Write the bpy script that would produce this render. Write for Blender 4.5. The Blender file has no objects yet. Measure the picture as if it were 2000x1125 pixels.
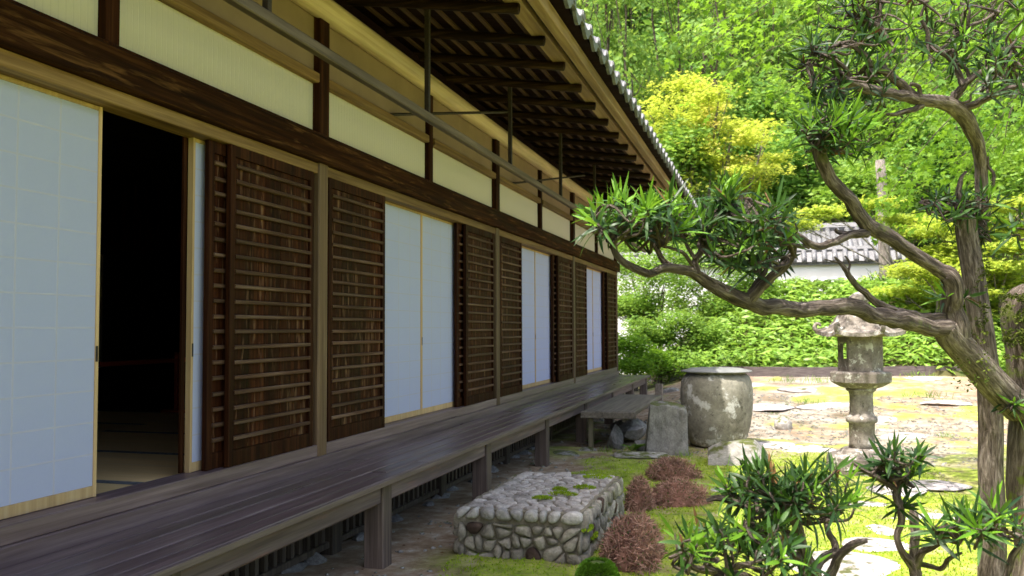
import bpy, math, random
import numpy as np
from mathutils import Matrix, Vector

# ------------------------------------------------------------------ camera, sky, sun, exposure
random.seed(7)
RNG = np.random.default_rng(11)
sc = bpy.context.scene
COL = sc.collection
FPX, YAW, PITCH, ROLL = 1739.56, 0.2806, 0.0457, 0.0042
CAM = np.array([2.8127, 0.0, 1.44])
_s, _c, _sp, _cp = math.sin(YAW), math.cos(YAW), math.sin(PITCH), math.cos(PITCH)
_r = np.array([_c, _s, 0.0]); _fw = np.array([-_s, _c, 0.0])
FWD = _fw * _cp + np.array([0, 0, _sp]); UPV = -_fw * _sp + np.array([0, 0, _cp])
_cr, _sr = math.cos(ROLL), math.sin(ROLL)
RGT = _r * _cr - UPV * _sr
UP2 = _r * _sr + UPV * _cr
cd = bpy.data.cameras.new('camera')
cd.sensor_width = 36.0
cd.lens = 36.0 * FPX / 2000.0
cd.clip_start, cd.clip_end = 0.05, 600.0
cd.dof.use_dof = True
cd.dof.focus_distance = 4.6
cd.dof.aperture_fstop = 5.0
cam = bpy.data.objects.new('camera', cd)
COL.objects.link(cam)
_m = Matrix.Identity(4)
for i in range(3):
    _m[i][0], _m[i][1], _m[i][2], _m[i][3] = RGT[i], UP2[i], -FWD[i], CAM[i]
cam.matrix_world = _m
sc.camera = cam

SUN = np.array([-0.24, -0.42, 1.0]); SUN /= np.linalg.norm(SUN)
world = bpy.data.worlds.new('World'); sc.world = world; world.use_nodes = True
_nt = world.node_tree
_sky = _nt.nodes.new('ShaderNodeTexSky'); _sky.sky_type = 'NISHITA'; _sky.sun_disc = False
_sky.sun_elevation = math.asin(SUN[2]); _sky.sun_rotation = math.atan2(SUN[0], SUN[1])
_sky.air_density = 1.0; _sky.dust_density = 5.0; _sky.ozone_density = 0.0
_bg = _nt.nodes['Background']; _bg.inputs['Strength'].default_value = 0.15
_nt.links.new(_sky.outputs[0], _bg.inputs['Color'])
sl = bpy.data.lights.new('sun', 'SUN'); sl.energy = 2.9; sl.angle = math.radians(0.53); sl.color = (1.0, 0.95, 0.86)
so = bpy.data.objects.new('sun', sl); COL.objects.link(so)
so.rotation_euler = Vector(SUN.tolist()).to_track_quat('Z', 'Y').to_euler()
sc.view_settings.view_transform = 'Standard'; sc.view_settings.look = 'None'
sc.view_settings.gamma = 1.0; sc.view_settings.use_curve_mapping = False
sc.view_settings.exposure = 1.58
cy = sc.cycles
cy.max_bounces = 7; cy.diffuse_bounces = 4; cy.glossy_bounces = 3; cy.transmission_bounces = 4; cy.transparent_max_bounces = 10
cy.use_denoising = True; cy.caustics_reflective = False; cy.caustics_refractive = False
cy.sample_clamp_indirect = 6.0

# ------------------------------------------------------------------ helpers
def ray(u, v):
    return FWD + RGT * ((u - 1000) / FPX) + UP2 * ((562.5 - v) / FPX)
def P(u, v, D): return CAM + ray(u, v) * D
def PY(u, v, Y): d = ray(u, v); return CAM + d * (Y / d[1])
def PZ(u, v, Z): d = ray(u, v); return CAM + d * ((Z - CAM[2]) / d[2])

class MB:
    def __init__(s): s.v = []; s.f = []; s.bc = []
    def add(s, vs, fs):
        b = len(s.v); s.v += [tuple(float(c) for c in p) for p in vs]; s.f += [tuple(b + i for i in f) for f in fs]; return s
    def box(s, x0, x1, y0, y1, z0, z1, bev=0.0):
        if bev <= 0:
            vs = [(x, y, z) for z in (z0, z1) for y in (y0, y1) for x in (x0, x1)]
            return s.add(vs, [(0, 2, 3, 1), (4, 5, 7, 6), (0, 1, 5, 4), (2, 6, 7, 3), (0, 4, 6, 2), (1, 3, 7, 5)])
        # chamfered along the longest axis: octagonal prism
        d = (x1 - x0, y1 - y0, z1 - z0); a = d.index(max(d)); lo = (x0, y0, z0); hi = (x1, y1, z1)
        i, j = [k for k in range(3) if k != a]
        pr = [(lo[i] + bev, lo[j]), (hi[i] - bev, lo[j]), (hi[i], lo[j] + bev), (hi[i], hi[j] - bev), (hi[i] - bev, hi[j]), (lo[i] + bev, hi[j]), (lo[i], hi[j] - bev), (lo[i], lo[j] + bev)]
        vs = []
        for e in (lo[a], hi[a]):
            for p in pr:
                q = [0, 0, 0]; q[a] = e; q[i] = p[0]; q[j] = p[1]; vs.append(q)
        fs = [tuple(range(8))[::-1], tuple(range(8, 16))] + [(k, (k + 1) % 8, 8 + (k + 1) % 8, 8 + k) for k in range(8)]
        if a == 1: fs = [f[::-1] for f in fs]
        return s.add(vs, fs)
    def tube(s, pts, rad, sides=8, sub=3, wob=0.0, seed=0, cap=True):
        pts = np.array(pts, float); n = len(pts); rad = np.array(rad if hasattr(rad, '__len__') else [rad] * n, float)
        if sub > 1 and n > 2:
            o, r = [], []
            for k in range(n - 1):
                p0, p1, p2, p3 = pts[max(k - 1, 0)], pts[k], pts[k + 1], pts[min(k + 2, n - 1)]
                for t in np.linspace(0, 1, sub, endpoint=False):
                    o.append(0.5 * (2 * p1 + (p2 - p0) * t + (2 * p0 - 5 * p1 + 4 * p2 - p3) * t * t + (3 * p1 - p0 - 3 * p2 + p3) * t ** 3)); r.append(rad[k] * (1 - t) + rad[k + 1] * t)
            o.append(pts[-1]); r.append(rad[-1]); pts, rad, n = np.array(o), np.array(r), len(o)
        L = np.concatenate([[0], np.cumsum(np.linalg.norm(np.diff(pts, axis=0), axis=1))])
        if wob:
            q = L / np.maximum(rad.mean(), 1e-4); sd = seed * 7.3
            pts = pts + np.stack([vnoise(q * .28 + sd, q * 0 + c * 31.7 + sd, 2) - .5 for c in range(3)], -1) * rad[:, None] * wob * 12
        tan = np.gradient(pts, axis=0); tan /= np.linalg.norm(tan, axis=1)[:, None] + 1e-9
        a = np.array([0, 0, 1.0]) if abs(tan[0][2]) < 0.9 else np.array([1.0, 0, 0])
        nn = np.cross(tan[0], a); nn /= np.linalg.norm(nn); vs = []; w = 2 * math.pi * np.arange(sides) / sides; cw, sw = np.cos(w), np.sin(w); bc = []
        for k in range(n):
            nn = nn - tan[k] * (nn @ tan[k]); nn /= np.linalg.norm(nn) + 1e-9; bb = np.cross(tan[k], nn); g = 1.0
            if wob: g = 1 + wob * 4.0 * (vnoise(cw * 1.3 + seed * 3.1, sw * 1.3 + L[k] / rad.mean() * .22, 3) - .5) + wob * 1.6 * (vnoise(cw * 3.2 + 9 + seed, sw * 3.2 + L[k] / rad.mean() * .5, 2) - .5) + wob * 2.6 * (np.abs(vnoise(cw * 4.5 + seed * 2, sw * 4.5 + L[k] / rad.mean() * .10, 2) - .5) - .12)
            rr = rad[k] * g * np.ones(sides); vs += list(pts[k] + nn * (cw * rr)[:, None] + bb * (sw * rr)[:, None]); bc += [(rad[k] * c_, rad[k] * s_, L[k] * .16) for c_, s_ in zip(cw, sw)]
        fs = [(k * sides + j, k * sides + (j + 1) % sides, (k + 1) * sides + (j + 1) % sides, (k + 1) * sides + j) for k in range(n - 1) for j in range(sides)]
        if cap: fs += [tuple(range(sides))[::-1], tuple((n - 1) * sides + j for j in range(sides))]
        s.bc += [(0, 0, 0)] * (len(s.v) - len(s.bc)) + bc
        return s.add(vs, fs)
    def lathe(s, prof, c, sides=24, squash=None, ph=0.0, caps=True):
        vs = []
        for r, z in prof:
            for j in range(sides):
                w = 2 * math.pi * j / sides + ph; vs.append((c[0] + r * math.cos(w), c[1] + r * math.sin(w), c[2] + z))
        n = len(prof)
        fs = [(k * sides + j, k * sides + (j + 1) % sides, (k + 1) * sides + (j + 1) % sides, (k + 1) * sides + j) for k in range(n - 1) for j in range(sides)]
        if caps: fs += [tuple(range(sides))[::-1], tuple((n - 1) * sides + j for j in range(sides))]
        return s.add(vs, fs)
    def prism(s, poly, z0, z1):
        n = len(poly)
        return s.add([(x, y, z0) for x, y in poly] + [(x, y, z1) for x, y in poly], [tuple(range(n))[::-1], tuple(range(n, 2 * n))] + [(k, (k + 1) % n, n + (k + 1) % n, n + k) for k in range(n)])
    def mesh(s, name, mat, smooth=False):
        me = bpy.data.meshes.new(name); me.from_pydata(s.v, [], s.f); me.materials.append(mat)
        if s.bc and len(s.bc) == len(s.v): me.attributes.new('bc', 'FLOAT_VECTOR', 'POINT').data.foreach_set('vector', np.array(s.bc, np.float32).ravel())
        if smooth: me.shade_smooth()
        me.update(); return me

W = {}
def link(o, parent=None, M=None):
    COL.objects.link(o); M = M or Matrix.Identity(4)
    if parent is not None:
        o.parent = parent; o.matrix_basis = W[parent.name].inverted() @ M
    else: o.matrix_basis = M
    W[o.name] = M.copy(); return o
def tag(o, label=None, cat=None, group=None, kind=None):
    if label: o['label'] = label
    if cat: o['category'] = cat
    if group: o['group'] = group
    if kind: o['kind'] = kind
    return o
def empty(name, loc, label, cat, group=None):
    o = bpy.data.objects.new(name, None); o.empty_display_size = 0.1
    link(o, None, Matrix.Translation(Vector([float(c) for c in loc]))); return tag(o, label, cat, group)
def obj(name, me, parent=None, M=None, **kw):
    o = bpy.data.objects.new(name, me); link(o, parent, M); return tag(o, **kw) if kw else o
def part(name, mb, mat, parent, smooth=False):
    return obj(name, mb.mesh(name, mat, smooth), parent)
def T(x, y, z): return Matrix.Translation((float(x), float(y), float(z)))

def np_mesh(name, V, F, mat, smooth=False):
    V = np.ascontiguousarray(V, dtype=np.float32).reshape(-1, 3); F = np.ascontiguousarray(F, dtype=np.int32)
    me = bpy.data.meshes.new(name); k = F.shape[1]
    me.vertices.add(len(V)); me.vertices.foreach_set('co', V.ravel())
    me.loops.add(F.size); me.loops.foreach_set('vertex_index', F.ravel())
    me.polygons.add(len(F)); me.polygons.foreach_set('loop_start', np.arange(0, F.size, k, dtype=np.int32))
    me.polygons.foreach_set('loop_total', np.full(len(F), k, dtype=np.int32))
    for m in (mat if isinstance(mat, list) else [mat]): me.materials.append(m)
    me.update(calc_edges=True)
    if smooth: me.shade_smooth()
    return me
_lat = np.random.default_rng(5).random((256, 256))
def vnoise(x, y, oct=3):
    x = np.asarray(x, float); y = np.asarray(y, float); out = 0; amp = 0.5
    for o in range(oct):
        xi = np.floor(x).astype(int); yi = np.floor(y).astype(int); fx = x - xi; fy = y - yi
        fx = fx * fx * (3 - 2 * fx); fy = fy * fy * (3 - 2 * fy); g = lambda a, b: _lat[(a) % 256, (b) % 256]
        out = out + amp * ((g(xi, yi) * (1 - fx) + g(xi + 1, yi) * fx) * (1 - fy) + (g(xi, yi + 1) * (1 - fx) + g(xi + 1, yi + 1) * fx) * fy)
        x = x * 2.03 + 17.3; y = y * 2.03 + 9.1; amp *= 0.5
    return out / (1 - 0.5 ** oct)
def sstep(a, b, x): t = np.clip((np.asarray(x, float) - a) / (b - a), 0, 1); return t * t * (3 - 2 * t)
def unit(a): a = np.asarray(a, float); return a / (np.linalg.norm(a, axis=-1, keepdims=True) + 1e-9)

# ------------------------------------------------------------------ materials
class NT:
    def __init__(s, name):
        s.m = bpy.data.materials.new(name); s.m.use_nodes = True; s.t = s.m.node_tree; s.t.nodes.clear()
        s.out = s.n('ShaderNodeOutputMaterial')
    def n(s, ty, props=None, **inp):
        nd = s.t.nodes.new(ty)
        for k, v in (props or {}).items(): setattr(nd, k, v)
        for k, v in inp.items():
            k = k.replace('_', ' ') if k not in nd.inputs else k
            s.set(nd.inputs[k], v)
        return nd
    def set(s, sock, v):
        if isinstance(v, bpy.types.NodeSocket): s.t.links.new(v, sock)
        elif isinstance(v, bpy.types.Node): s.t.links.new(v.outputs[0], sock)
        else:
            if isinstance(v, (tuple, list)) and len(v) == 3 and sock.type == 'RGBA': v = tuple(v) + (1.0,)
            sock.default_value = v
    def coords(s, scale=(1, 1, 1), rnd=True):
        tc = s.n('ShaderNodeTexCoord'); v = tc.outputs['Object']
        if rnd:
            oi = s.n('ShaderNodeObjectInfo'); k = s.n('ShaderNodeMath', {'operation': 'MULTIPLY'}); s.set(k.inputs[0], oi.outputs['Random']); k.inputs[1].default_value = 37.0
            ad = s.n('ShaderNodeVectorMath', {'operation': 'ADD'}); s.set(ad.inputs[0], v); s.set(ad.inputs[1], k.outputs[0]); v = ad.outputs[0]
        mp = s.n('ShaderNodeMapping'); s.set(mp.inputs['Vector'], v); mp.inputs['Scale'].default_value = scale
        return mp.outputs[0]
    def noise(s, vec, scale, detail=4.0, rough=0.55, dist=0.0):
        nd = s.n('ShaderNodeTexNoise'); s.set(nd.inputs['Vector'], vec); nd.inputs['Scale'].default_value = scale
        nd.inputs['Detail'].default_value = detail; nd.inputs['Roughness'].default_value = rough; nd.inputs['Distortion'].default_value = dist
        return nd.outputs['Fac']
    def ramp(s, fac, stops):
        nd = s.n('ShaderNodeValToRGB'); s.set(nd.inputs[0], fac); e = nd.color_ramp.elements
        while len(e) < len(stops): e.new(0.5)
        for el, (p, c) in zip(e, stops): el.position = p; el.color = tuple(c) + (1.0,) if hasattr(c, '__len__') else (c, c, c, 1)
        return nd.outputs[0]
    def mix(s, f, a, b, mode='MIX'):
        nd = s.n('ShaderNodeMix', {'data_type': 'RGBA', 'blend_type': mode}); s.set(nd.inputs[0], f); s.set(nd.inputs[6], a); s.set(nd.inputs[7], b); return nd.outputs[2]
    def math(s, op, a, b=0.0):
        nd = s.n('ShaderNodeMath', {'operation': op}); s.set(nd.inputs[0], a); s.set(nd.inputs[1], b); return nd.outputs[0]
    def bump(s, h, strength=0.3, dist=0.01):
        nd = s.n('ShaderNodeBump'); s.set(nd.inputs['Height'], h); nd.inputs['Strength'].default_value = strength; nd.inputs['Distance'].default_value = dist; return nd.outputs[0]
    def bsdf(s, color, rough=0.7, normal=None, spec=0.4, **kw):
        b = s.n('ShaderNodeBsdfPrincipled'); s.set(b.inputs['Base Color'], color); s.set(b.inputs['Roughness'], rough); b.inputs['Specular IOR Level'].default_value = spec
        if normal is not None: s.set(b.inputs['Normal'], normal)
        return b
    def done(s, sh): s.t.links.new(sh.outputs[0] if isinstance(sh, bpy.types.Node) else sh, s.out.inputs['Surface']); return s.m

def wood(name, dark, mid, light, axis='Y', rough=0.65, fine=1.0, bump=0.35, spec=0.35, stain=0.5, streak=None):
    t = NT(name); sc_ = {'X': (1.2, 38, 38), 'Y': (38, 1.2, 38), 'Z': (38, 38, 1.2)}[axis]
    sc2 = {'X': (.5, 7, 7), 'Y': (7, .5, 7), 'Z': (7, 7, .5)}[axis]
    v = t.coords(sc_); g = t.noise(v, 1.0 * fine, 6, 0.62, 0.25)
    c = t.ramp(g, [(0.28, dark), (0.5, mid), (0.74, light)])
    b = t.noise(t.coords(sc2), 1.0, 3, 0.6, 0.6)
    c = t.mix(stain, c, t.ramp(b, [(0.3, (0.42, 0.40, 0.40)), (0.7, (1.35, 1.3, 1.25))]), 'MULTIPLY')
    if streak:
        k = t.noise(t.coords({'X': (2.5, 30, 30), 'Y': (30, 2.5, 30), 'Z': (22, 22, 3.0)}[axis]), 1.0, 4, 0.6, 0.4)
        c = t.mix(t.ramp(k, [(0.56, 0.0), (0.72, 0.75)]), c, streak)
    oi = t.n('ShaderNodeObjectInfo'); hs = t.n('ShaderNodeHueSaturation'); t.set(hs.inputs['Color'], c)
    t.set(hs.inputs['Value'], t.math('ADD', t.math('MULTIPLY', oi.outputs['Random'], 0.42), 0.79))
    rr = t.ramp(b, [(0.3, rough - 0.12), (0.7, rough + 0.12)])
    return t.done(t.bsdf(hs.outputs[0], rr, t.bump(g, bump, 0.004), spec))

M = {}
def plaster_(name, a, b):
    t = NT(name); c = t.ramp(t.noise(t.coords(rnd=False), 8, 3), [(.3, a), (.7, b)]); return t.done(t.bsdf(c, .9, None, .1))
M['wood_dark'] = wood('dark_brown_timber', (.010, .003, .001), (.028, .008, .0025), (.075, .026, .0095), 'Z', spec=.09)
M['beam'] = wood('dark_brown_beam', (.008, .0025, .0008), (.024, .0078, .0022), (.07, .027, .009), 'Y', rough=.75, streak=(.15, .07, .026), spec=.07)
M['rail_wood'] = wood('worn_head_rail', (.09, .044, .014), (.19, .108, .038), (.31, .20, .085), 'Y')
M['post'] = wood('weathered_post', (.065, .037, .019), (.13, .08, .043), (.22, .145, .085), 'Z')
M['slat'] = wood('weathered_slat', (.038, .016, .0085), (.092, .050, .031), (.20, .13, .09), 'Y', spec=.15)
M['door_board'] = wood('cedar_door_board', (.010, .0028, .001), (.034, .0095, .0032), (.08, .027, .0095), 'Z', streak=(.23, .125, .068), stain=.8, spec=.08)
M['deck'] = wood('weathered_deck', (.085, .055, .058), (.145, .100, .104), (.235, .175, .175), 'Y', rough=.38, spec=.5)
M['deck_edge'] = wood('worn_deck_edge', (.085, .060, .052), (.17, .125, .11), (.27, .21, .185), 'Y', rough=.6)
M['fascia'] = wood('weathered_apron_beam', (.10, .07, .072), (.18, .13, .13), (.27, .21, .20), 'Y', rough=.6, streak=(.27, .14, .12))
M['under'] = wood('old_grey_underfloor', (.028, .022, .018), (.06, .048, .038), (.12, .10, .075), 'Z')
M['log'] = wood('peeled_log', (.42, .30, .19), (.54, .41, .29), (.64, .52, .39), 'Y', rough=.6)
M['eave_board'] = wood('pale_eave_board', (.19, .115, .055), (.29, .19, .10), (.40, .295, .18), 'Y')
M['rafter'] = wood('dark_rafter', (.006, .0025, .0012), (.018, .0075, .0038), (.07, .037, .02), 'X', spec=.12)  # very dark brown wood with a paler grain
M['roof_board'] = wood('dark_roof_board', (.004, .0014, .001), (.009, .003, .002), (.018, .007, .004), 'X', spec=.05)  # near-black brown boards
M['batten'] = wood('brown_batten', (.025, .011, .005), (.06, .028, .013), (.11, .058, .03), 'Y')
M['shoji_wood'] = wood('pale_screen_wood', (.42, .27, .13), (.52, .35, .18), (.60, .44, .26), 'Z', stain=.2)
M['lattice_paper'] = plaster_('paper_over_lattice', (.485, .475, .605), (.50, .49, .62))  # shares the sky blue put into the screen paper
M['lattice_paper2'] = plaster_('transom_paper_over_lattice', (.615, .558, .48), (.625, .568, .488))
M['lattice_wood'] = wood('lattice_wood', (.34, .24, .13), (.42, .31, .18), (.50, .38, .24), 'Z', stain=.2)
M['bench'] = wood('grey_step_board', (.09, .075, .062), (.17, .145, .12), (.27, .235, .195), 'Y', rough=.7, bump=.6)
M['deck_post'] = wood('grey_deck_post', (.06, .042, .034), (.115, .084, .068), (.20, .155, .13), 'Z')
M['bench_leg'] = wood('mossy_leg', (.075, .07, .04), (.14, .125, .075), (.22, .19, .13), 'Z')
M['black_wood'] = wood('black_brown_rod', (.014, .010, .008), (.028, .019, .014), (.05, .034, .024), 'Y')
M['pole_rail'] = wood('brown_hanging_pole', (.05, .034, .024), (.10, .072, .052), (.18, .135, .10), 'Y')

def paper(name, col, tr):
    t = NT(name); n = t.noise(t.coords((1, 1, 1)), 90, 3); c = t.mix(n, tuple(x * .95 for x in col), col)
    d = t.n('ShaderNodeBsdfDiffuse'); t.set(d.inputs['Color'], c); tl = t.n('ShaderNodeBsdfTranslucent'); t.set(tl.inputs['Color'], c)
    m1 = t.n('ShaderNodeMixShader'); m1.inputs[0].default_value = .12; t.set(m1.inputs[1], d.outputs[0]); t.set(m1.inputs[2], tl.outputs[0])
    tp = t.n('ShaderNodeBsdfTransparent'); m2 = t.n('ShaderNodeMixShader'); m2.inputs[0].default_value = tr; t.set(m2.inputs[1], m1.outputs[0]); t.set(m2.inputs[2], tp.outputs[0])
    return t.done(m2)
M['paper'] = paper('screen_paper', (.53, .555, .78), .05)  # the sky's blue cast on white paper is put into this colour
M['paper2'] = paper('transom_paper', (.71, .645, .555), .04)
def plaster(name, a, b, scale=3.0, rough=.9):
    t = NT(name); v = t.coords(rnd=False); n = t.noise(v, scale, 5, .6); c = t.ramp(n, [(.3, a), (.7, b)])
    return t.done(t.bsdf(c, rough, t.bump(t.noise(v, 120, 3), .25, .002), .2))
M['plaster'] = plaster('olive_plaster', (.24, .165, .12), (.30, .21, .155))
M['white_plaster'] = plaster('white_plaster', (.80, .80, .79), (.88, .88, .87), 1.2)
M['room_dark'] = plaster('dark_room_wall', (.016, .012, .009), (.03, .022, .016))  # near-black: the deep shade of the room is put into the colour
M['tatami'] = wood('tatami', (.60, .40, .17), (.72, .50, .23), (.78, .58, .31), 'X', bump=.2, stain=.15, fine=3)
M['cloth_border'] = plaster('patterned_mat_border', (.05, .055, .06), (.20, .21, .22), 45)
M['red_rail'] = plaster('red_brown_rail', (.34, .05, .025), (.42, .07, .035), 8, .5)
def tilem():
    t = NT('grey_roof_tile'); v = t.coords(); n = t.noise(v, 14, 5, .65); c = t.ramp(n, [(.3, (.075, .075, .08)), (.55, (.155, .155, .165)), (.75, (.27, .27, .265))])
    return t.done(t.bsdf(c, .5, t.bump(n, .3, .004), .5))
M['tile'] = tilem()
def stone(name, a, b, c, moss=None, mossamt=.5, scale=5.0, lichen=None, bump=.7, rnd=True, up=True, streaky=False):
    t = NT(name); v = t.coords(rnd=rnd); n = t.noise(v, scale, 7, .65, .3); n2 = t.noise(v, scale * 6, 5, .7)
    col = t.ramp(n, [(.28, a), (.5, b), (.72, c)])
    col = t.mix(.6, col, t.ramp(n2, [(.3, (.5, .5, .5)), (.7, (1.35, 1.35, 1.35))]), 'MULTIPLY')
    oi = t.n('ShaderNodeObjectInfo'); hs = t.n('ShaderNodeHueSaturation'); t.set(hs.inputs['Color'], col); t.set(hs.inputs['Value'], t.math('ADD', t.math('MULTIPLY', oi.outputs['Random'], .5), .75)); col = hs.outputs[0]
    if lichen:
        vo = t.n('ShaderNodeTexNoise'); t.set(vo.inputs['Vector'], v); vo.inputs['Scale'].default_value = scale * 1.3; vo.inputs['Detail'].default_value = 8; vo.inputs['Roughness'].default_value = .72
        col = t.mix(t.ramp(vo.outputs['Fac'], [(.555, 0.0), (.61, 1.0)]), col, lichen)
        k = t.noise(v, scale * 2.2, 9, .78); col = t.mix(t.ramp(k, [(.56, 0.0), (.64, .8)]), col, (.05, .046, .036))
    if moss:
        g = t.n('ShaderNodeNewGeometry'); sx = t.n('ShaderNodeSeparateXYZ'); t.set(sx.inputs[0], g.outputs['Normal'])
        f = t.math('ADD', t.math('MULTIPLY', sx.outputs[2], .35 if up else -.1), t.noise(v, scale * .6, 5, .6))
        col = t.mix(t.ramp(f, [(1.02 - mossamt * .5, 0.0), (1.14 - mossamt * .5, 1.0)]), col, t.mix(n2, tuple(x * .6 for x in moss), tuple(x * 1.3 for x in moss)))
    return t.done(t.bsdf(col, .88, t.bump(t.math('ADD', n, t.math('MULTIPLY', n2, .5)), bump, .02), .25))
M['cobble'] = stone('grey_cobble', (.22, .195, .17), (.40, .36, .325), (.56, .515, .475), scale=9)
M['cobble_side'] = stone('mossy_cobble', (.14, .125, .10), (.28, .25, .20), (.44, .40, .33), moss=(.13, .14, .05), mossamt=.45, scale=9)
M['cobble_edge'] = stone('edge_cobble', (.22, .205, .18), (.40, .375, .34), (.54, .51, .48), moss=(.13, .14, .05), mossamt=.35, scale=9, up=False)
M['cobble_brown'] = stone('brown_cobble', (.045, .028, .022), (.075, .048, .036), (.13, .09, .07), scale=9)
M['mortar'] = stone('mortar', (.14, .118, .085), (.22, .19, .14), (.30, .265, .20), scale=6)
M['rock'] = stone('garden_rock', (.16, .15, .135), (.30, .285, .26), (.44, .42, .39), moss=(.10, .115, .03), mossamt=.55, scale=3.2)
M['rock_grey'] = stone('grey_rock', (.12, .118, .115), (.22, .215, .21), (.34, .335, .33), scale=4)
M['flat_rock'] = stone('pale_step_stone', (.32, .29, .29), (.46, .42, .42), (.58, .54, .53), moss=(.10, .11, .04), mossamt=.32, scale=4)
M['pot_stone'] = stone('lichened_pot_stone', (.155, .142, .112), (.265, .247, .20), (.375, .355, .30), scale=3.4, lichen=(.62, .61, .58), rnd=False)
M['lantern_stone'] = stone('lantern_stone', (.145, .12, .10), (.26, .225, .195), (.39, .35, .31), scale=7, lichen=(.52, .50, .46), rnd=False)
M['metal_lid'] = plaster('grey_metal_lid', (.16, .165, .16), (.27, .275, .265), 6, .5)

def bark(name, a, b, c, moss=None, amt=.4, scale=12):
    t = NT(name); v = t.n('ShaderNodeAttribute', {'attribute_name': 'bc'}).outputs['Vector']; n = t.noise(v, scale * 5.5, 8, .70, .5); n2 = t.noise(t.coords((1, 1, 1), False), 4, 4)
    col = t.ramp(n, [(.36, a), (.5, b), (.64, c)]); col = t.mix(.6, col, t.ramp(n2, [(.3, (.6, .6, .6)), (.7, (1.3, 1.3, 1.3))]), 'MULTIPLY')
    if moss:
        k = t.noise(t.coords((1, 1, 1), False), 5, 6, .7); col = t.mix(t.ramp(k, [(.62 - amt * .25, 0.0), (.70 - amt * .25, 1.0)]), col, moss)
    return t.done(t.bsdf(col, .85, t.bump(n, 1.0, .035), .25))
M['bark'] = bark('podocarpus_bark', (.065, .05, .04), (.20, .16, .13), (.41, .35, .30), moss=(.12, .15, .03), amt=.1)
M['bark_mossy'] = bark('mossy_podocarpus_bark', (.06, .045, .034), (.15, .118, .09), (.28, .235, .19), moss=(.15, .19, .03), amt=.5)
M['bark_branch'] = bark('branch_bark', (.036, .027, .022), (.13, .10, .083), (.31, .26, .22), moss=(.11, .13, .035), amt=.08)
M['bark_grey'] = bark('grey_bark', (.10, .085, .07), (.2, .175, .15), (.31, .28, .245), scale=6)
M['bark_dark'] = bark('dark_bark', (.05, .038, .03), (.10, .08, .062), (.17, .14, .11), scale=5)

def leaf(name, a, b, rough=.45, trans=.35, tcol=None, spec=.4, noise_scale=2.0, b2=None):
    t = NT(name); g = t.n('ShaderNodeNewGeometry'); tc = t.n('ShaderNodeTexCoord')
    oi = t.n('ShaderNodeObjectInfo')
    r = t.math('FRACT', t.math('ADD', g.outputs['Random Per Island'], oi.outputs['Random']))
    c = t.mix(r, a, b); n = t.noise(g.outputs['Position'], noise_scale, 3)
    if b2: c = t.mix(t.ramp(n, [(.54, 0.0), (.66, 1.0)]), c, b2)
    hs = t.n('ShaderNodeHueSaturation'); t.set(hs.inputs['Color'], c); t.set(hs.inputs['Value'], t.math('ADD', t.math('MULTIPLY', n, 1.5), .25)); c = hs.outputs[0]
    p = t.bsdf(c, rough, None, spec); tl = t.n('ShaderNodeBsdfTranslucent'); t.set(tl.inputs['Color'], t.mix(.65, c, tcol) if tcol else c)
    m = t.n('ShaderNodeMixShader'); m.inputs[0].default_value = trans; t.set(m.inputs[1], p.outputs[0]); t.set(m.inputs[2], tl.outputs[0])
    return t.done(m)
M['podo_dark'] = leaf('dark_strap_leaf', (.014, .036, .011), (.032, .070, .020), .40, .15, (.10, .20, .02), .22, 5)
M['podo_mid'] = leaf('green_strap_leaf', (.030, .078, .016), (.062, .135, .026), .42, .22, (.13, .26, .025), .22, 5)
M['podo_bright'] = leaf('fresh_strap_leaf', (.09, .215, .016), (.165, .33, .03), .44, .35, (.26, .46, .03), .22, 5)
M['podo_dead'] = leaf('withered_strap_leaf', (.10, .045, .02), (.20, .11, .04), .6, .15, None, .2, 5)
M['maple'] = leaf('green_maple_leaf', (.065, .165, .015), (.19, .33, .03), .5, .5, (.31, .53, .035), .2, 1.0)
M['maple_yellow'] = leaf('yellow_maple_leaf', (.40, .54, .07), (.60, .66, .11), .6, .42, (.70, .76, .10), .12, .6, b2=(.62, .48, .17))
M['maple_lime'] = leaf('lime_maple_leaf', (.24, .35, .05), (.42, .50, .08), .5, .42, (.6, .68, .07), .2, .8)
M['conifer'] = leaf('conifer_spray', (.085, .19, .05), (.30, .46, .12), .6, .45, (.48, .64, .08), .12, .5)
M['forest'] = leaf('forest_leaf', (.05, .14, .035), (.23, .42, .095), .6, .45, (.40, .6, .08), .12, .25)
M['shrub'] = leaf('shrub_leaf', (.11, .23, .04), (.25, .39, .07), .5, .42, (.36, .54, .06), .2, 1.2)
M['sasa'] = leaf('bamboo_grass_leaf', (.13, .26, .03), (.27, .42, .065), .42, .35, (.38, .56, .05), .35, .9)
M['grass'] = leaf('grass_blade', (.07, .15, .03), (.14, .24, .05), .5, .35, (.2, .35, .05), .3, 2)
M['moss_blade'] = leaf('moss_blade', (.20, .34, .02), (.38, .50, .035), .8, .35, (.36, .46, .02), .1, 3)
M['moss_trunk'] = leaf('trunk_moss', (.05, .075, .014), (.13, .16, .028), .85, .2, None, .1, 6)
M['azalea'] = leaf('azalea_twig', (.26, .135, .10), (.46, .29, .22), .85, .2, None, .08, 8)
M['azalea_green'] = leaf('azalea_leaf', (.08, .12, .03), (.13, .18, .05), .6, .25, None, .2, 6)
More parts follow.
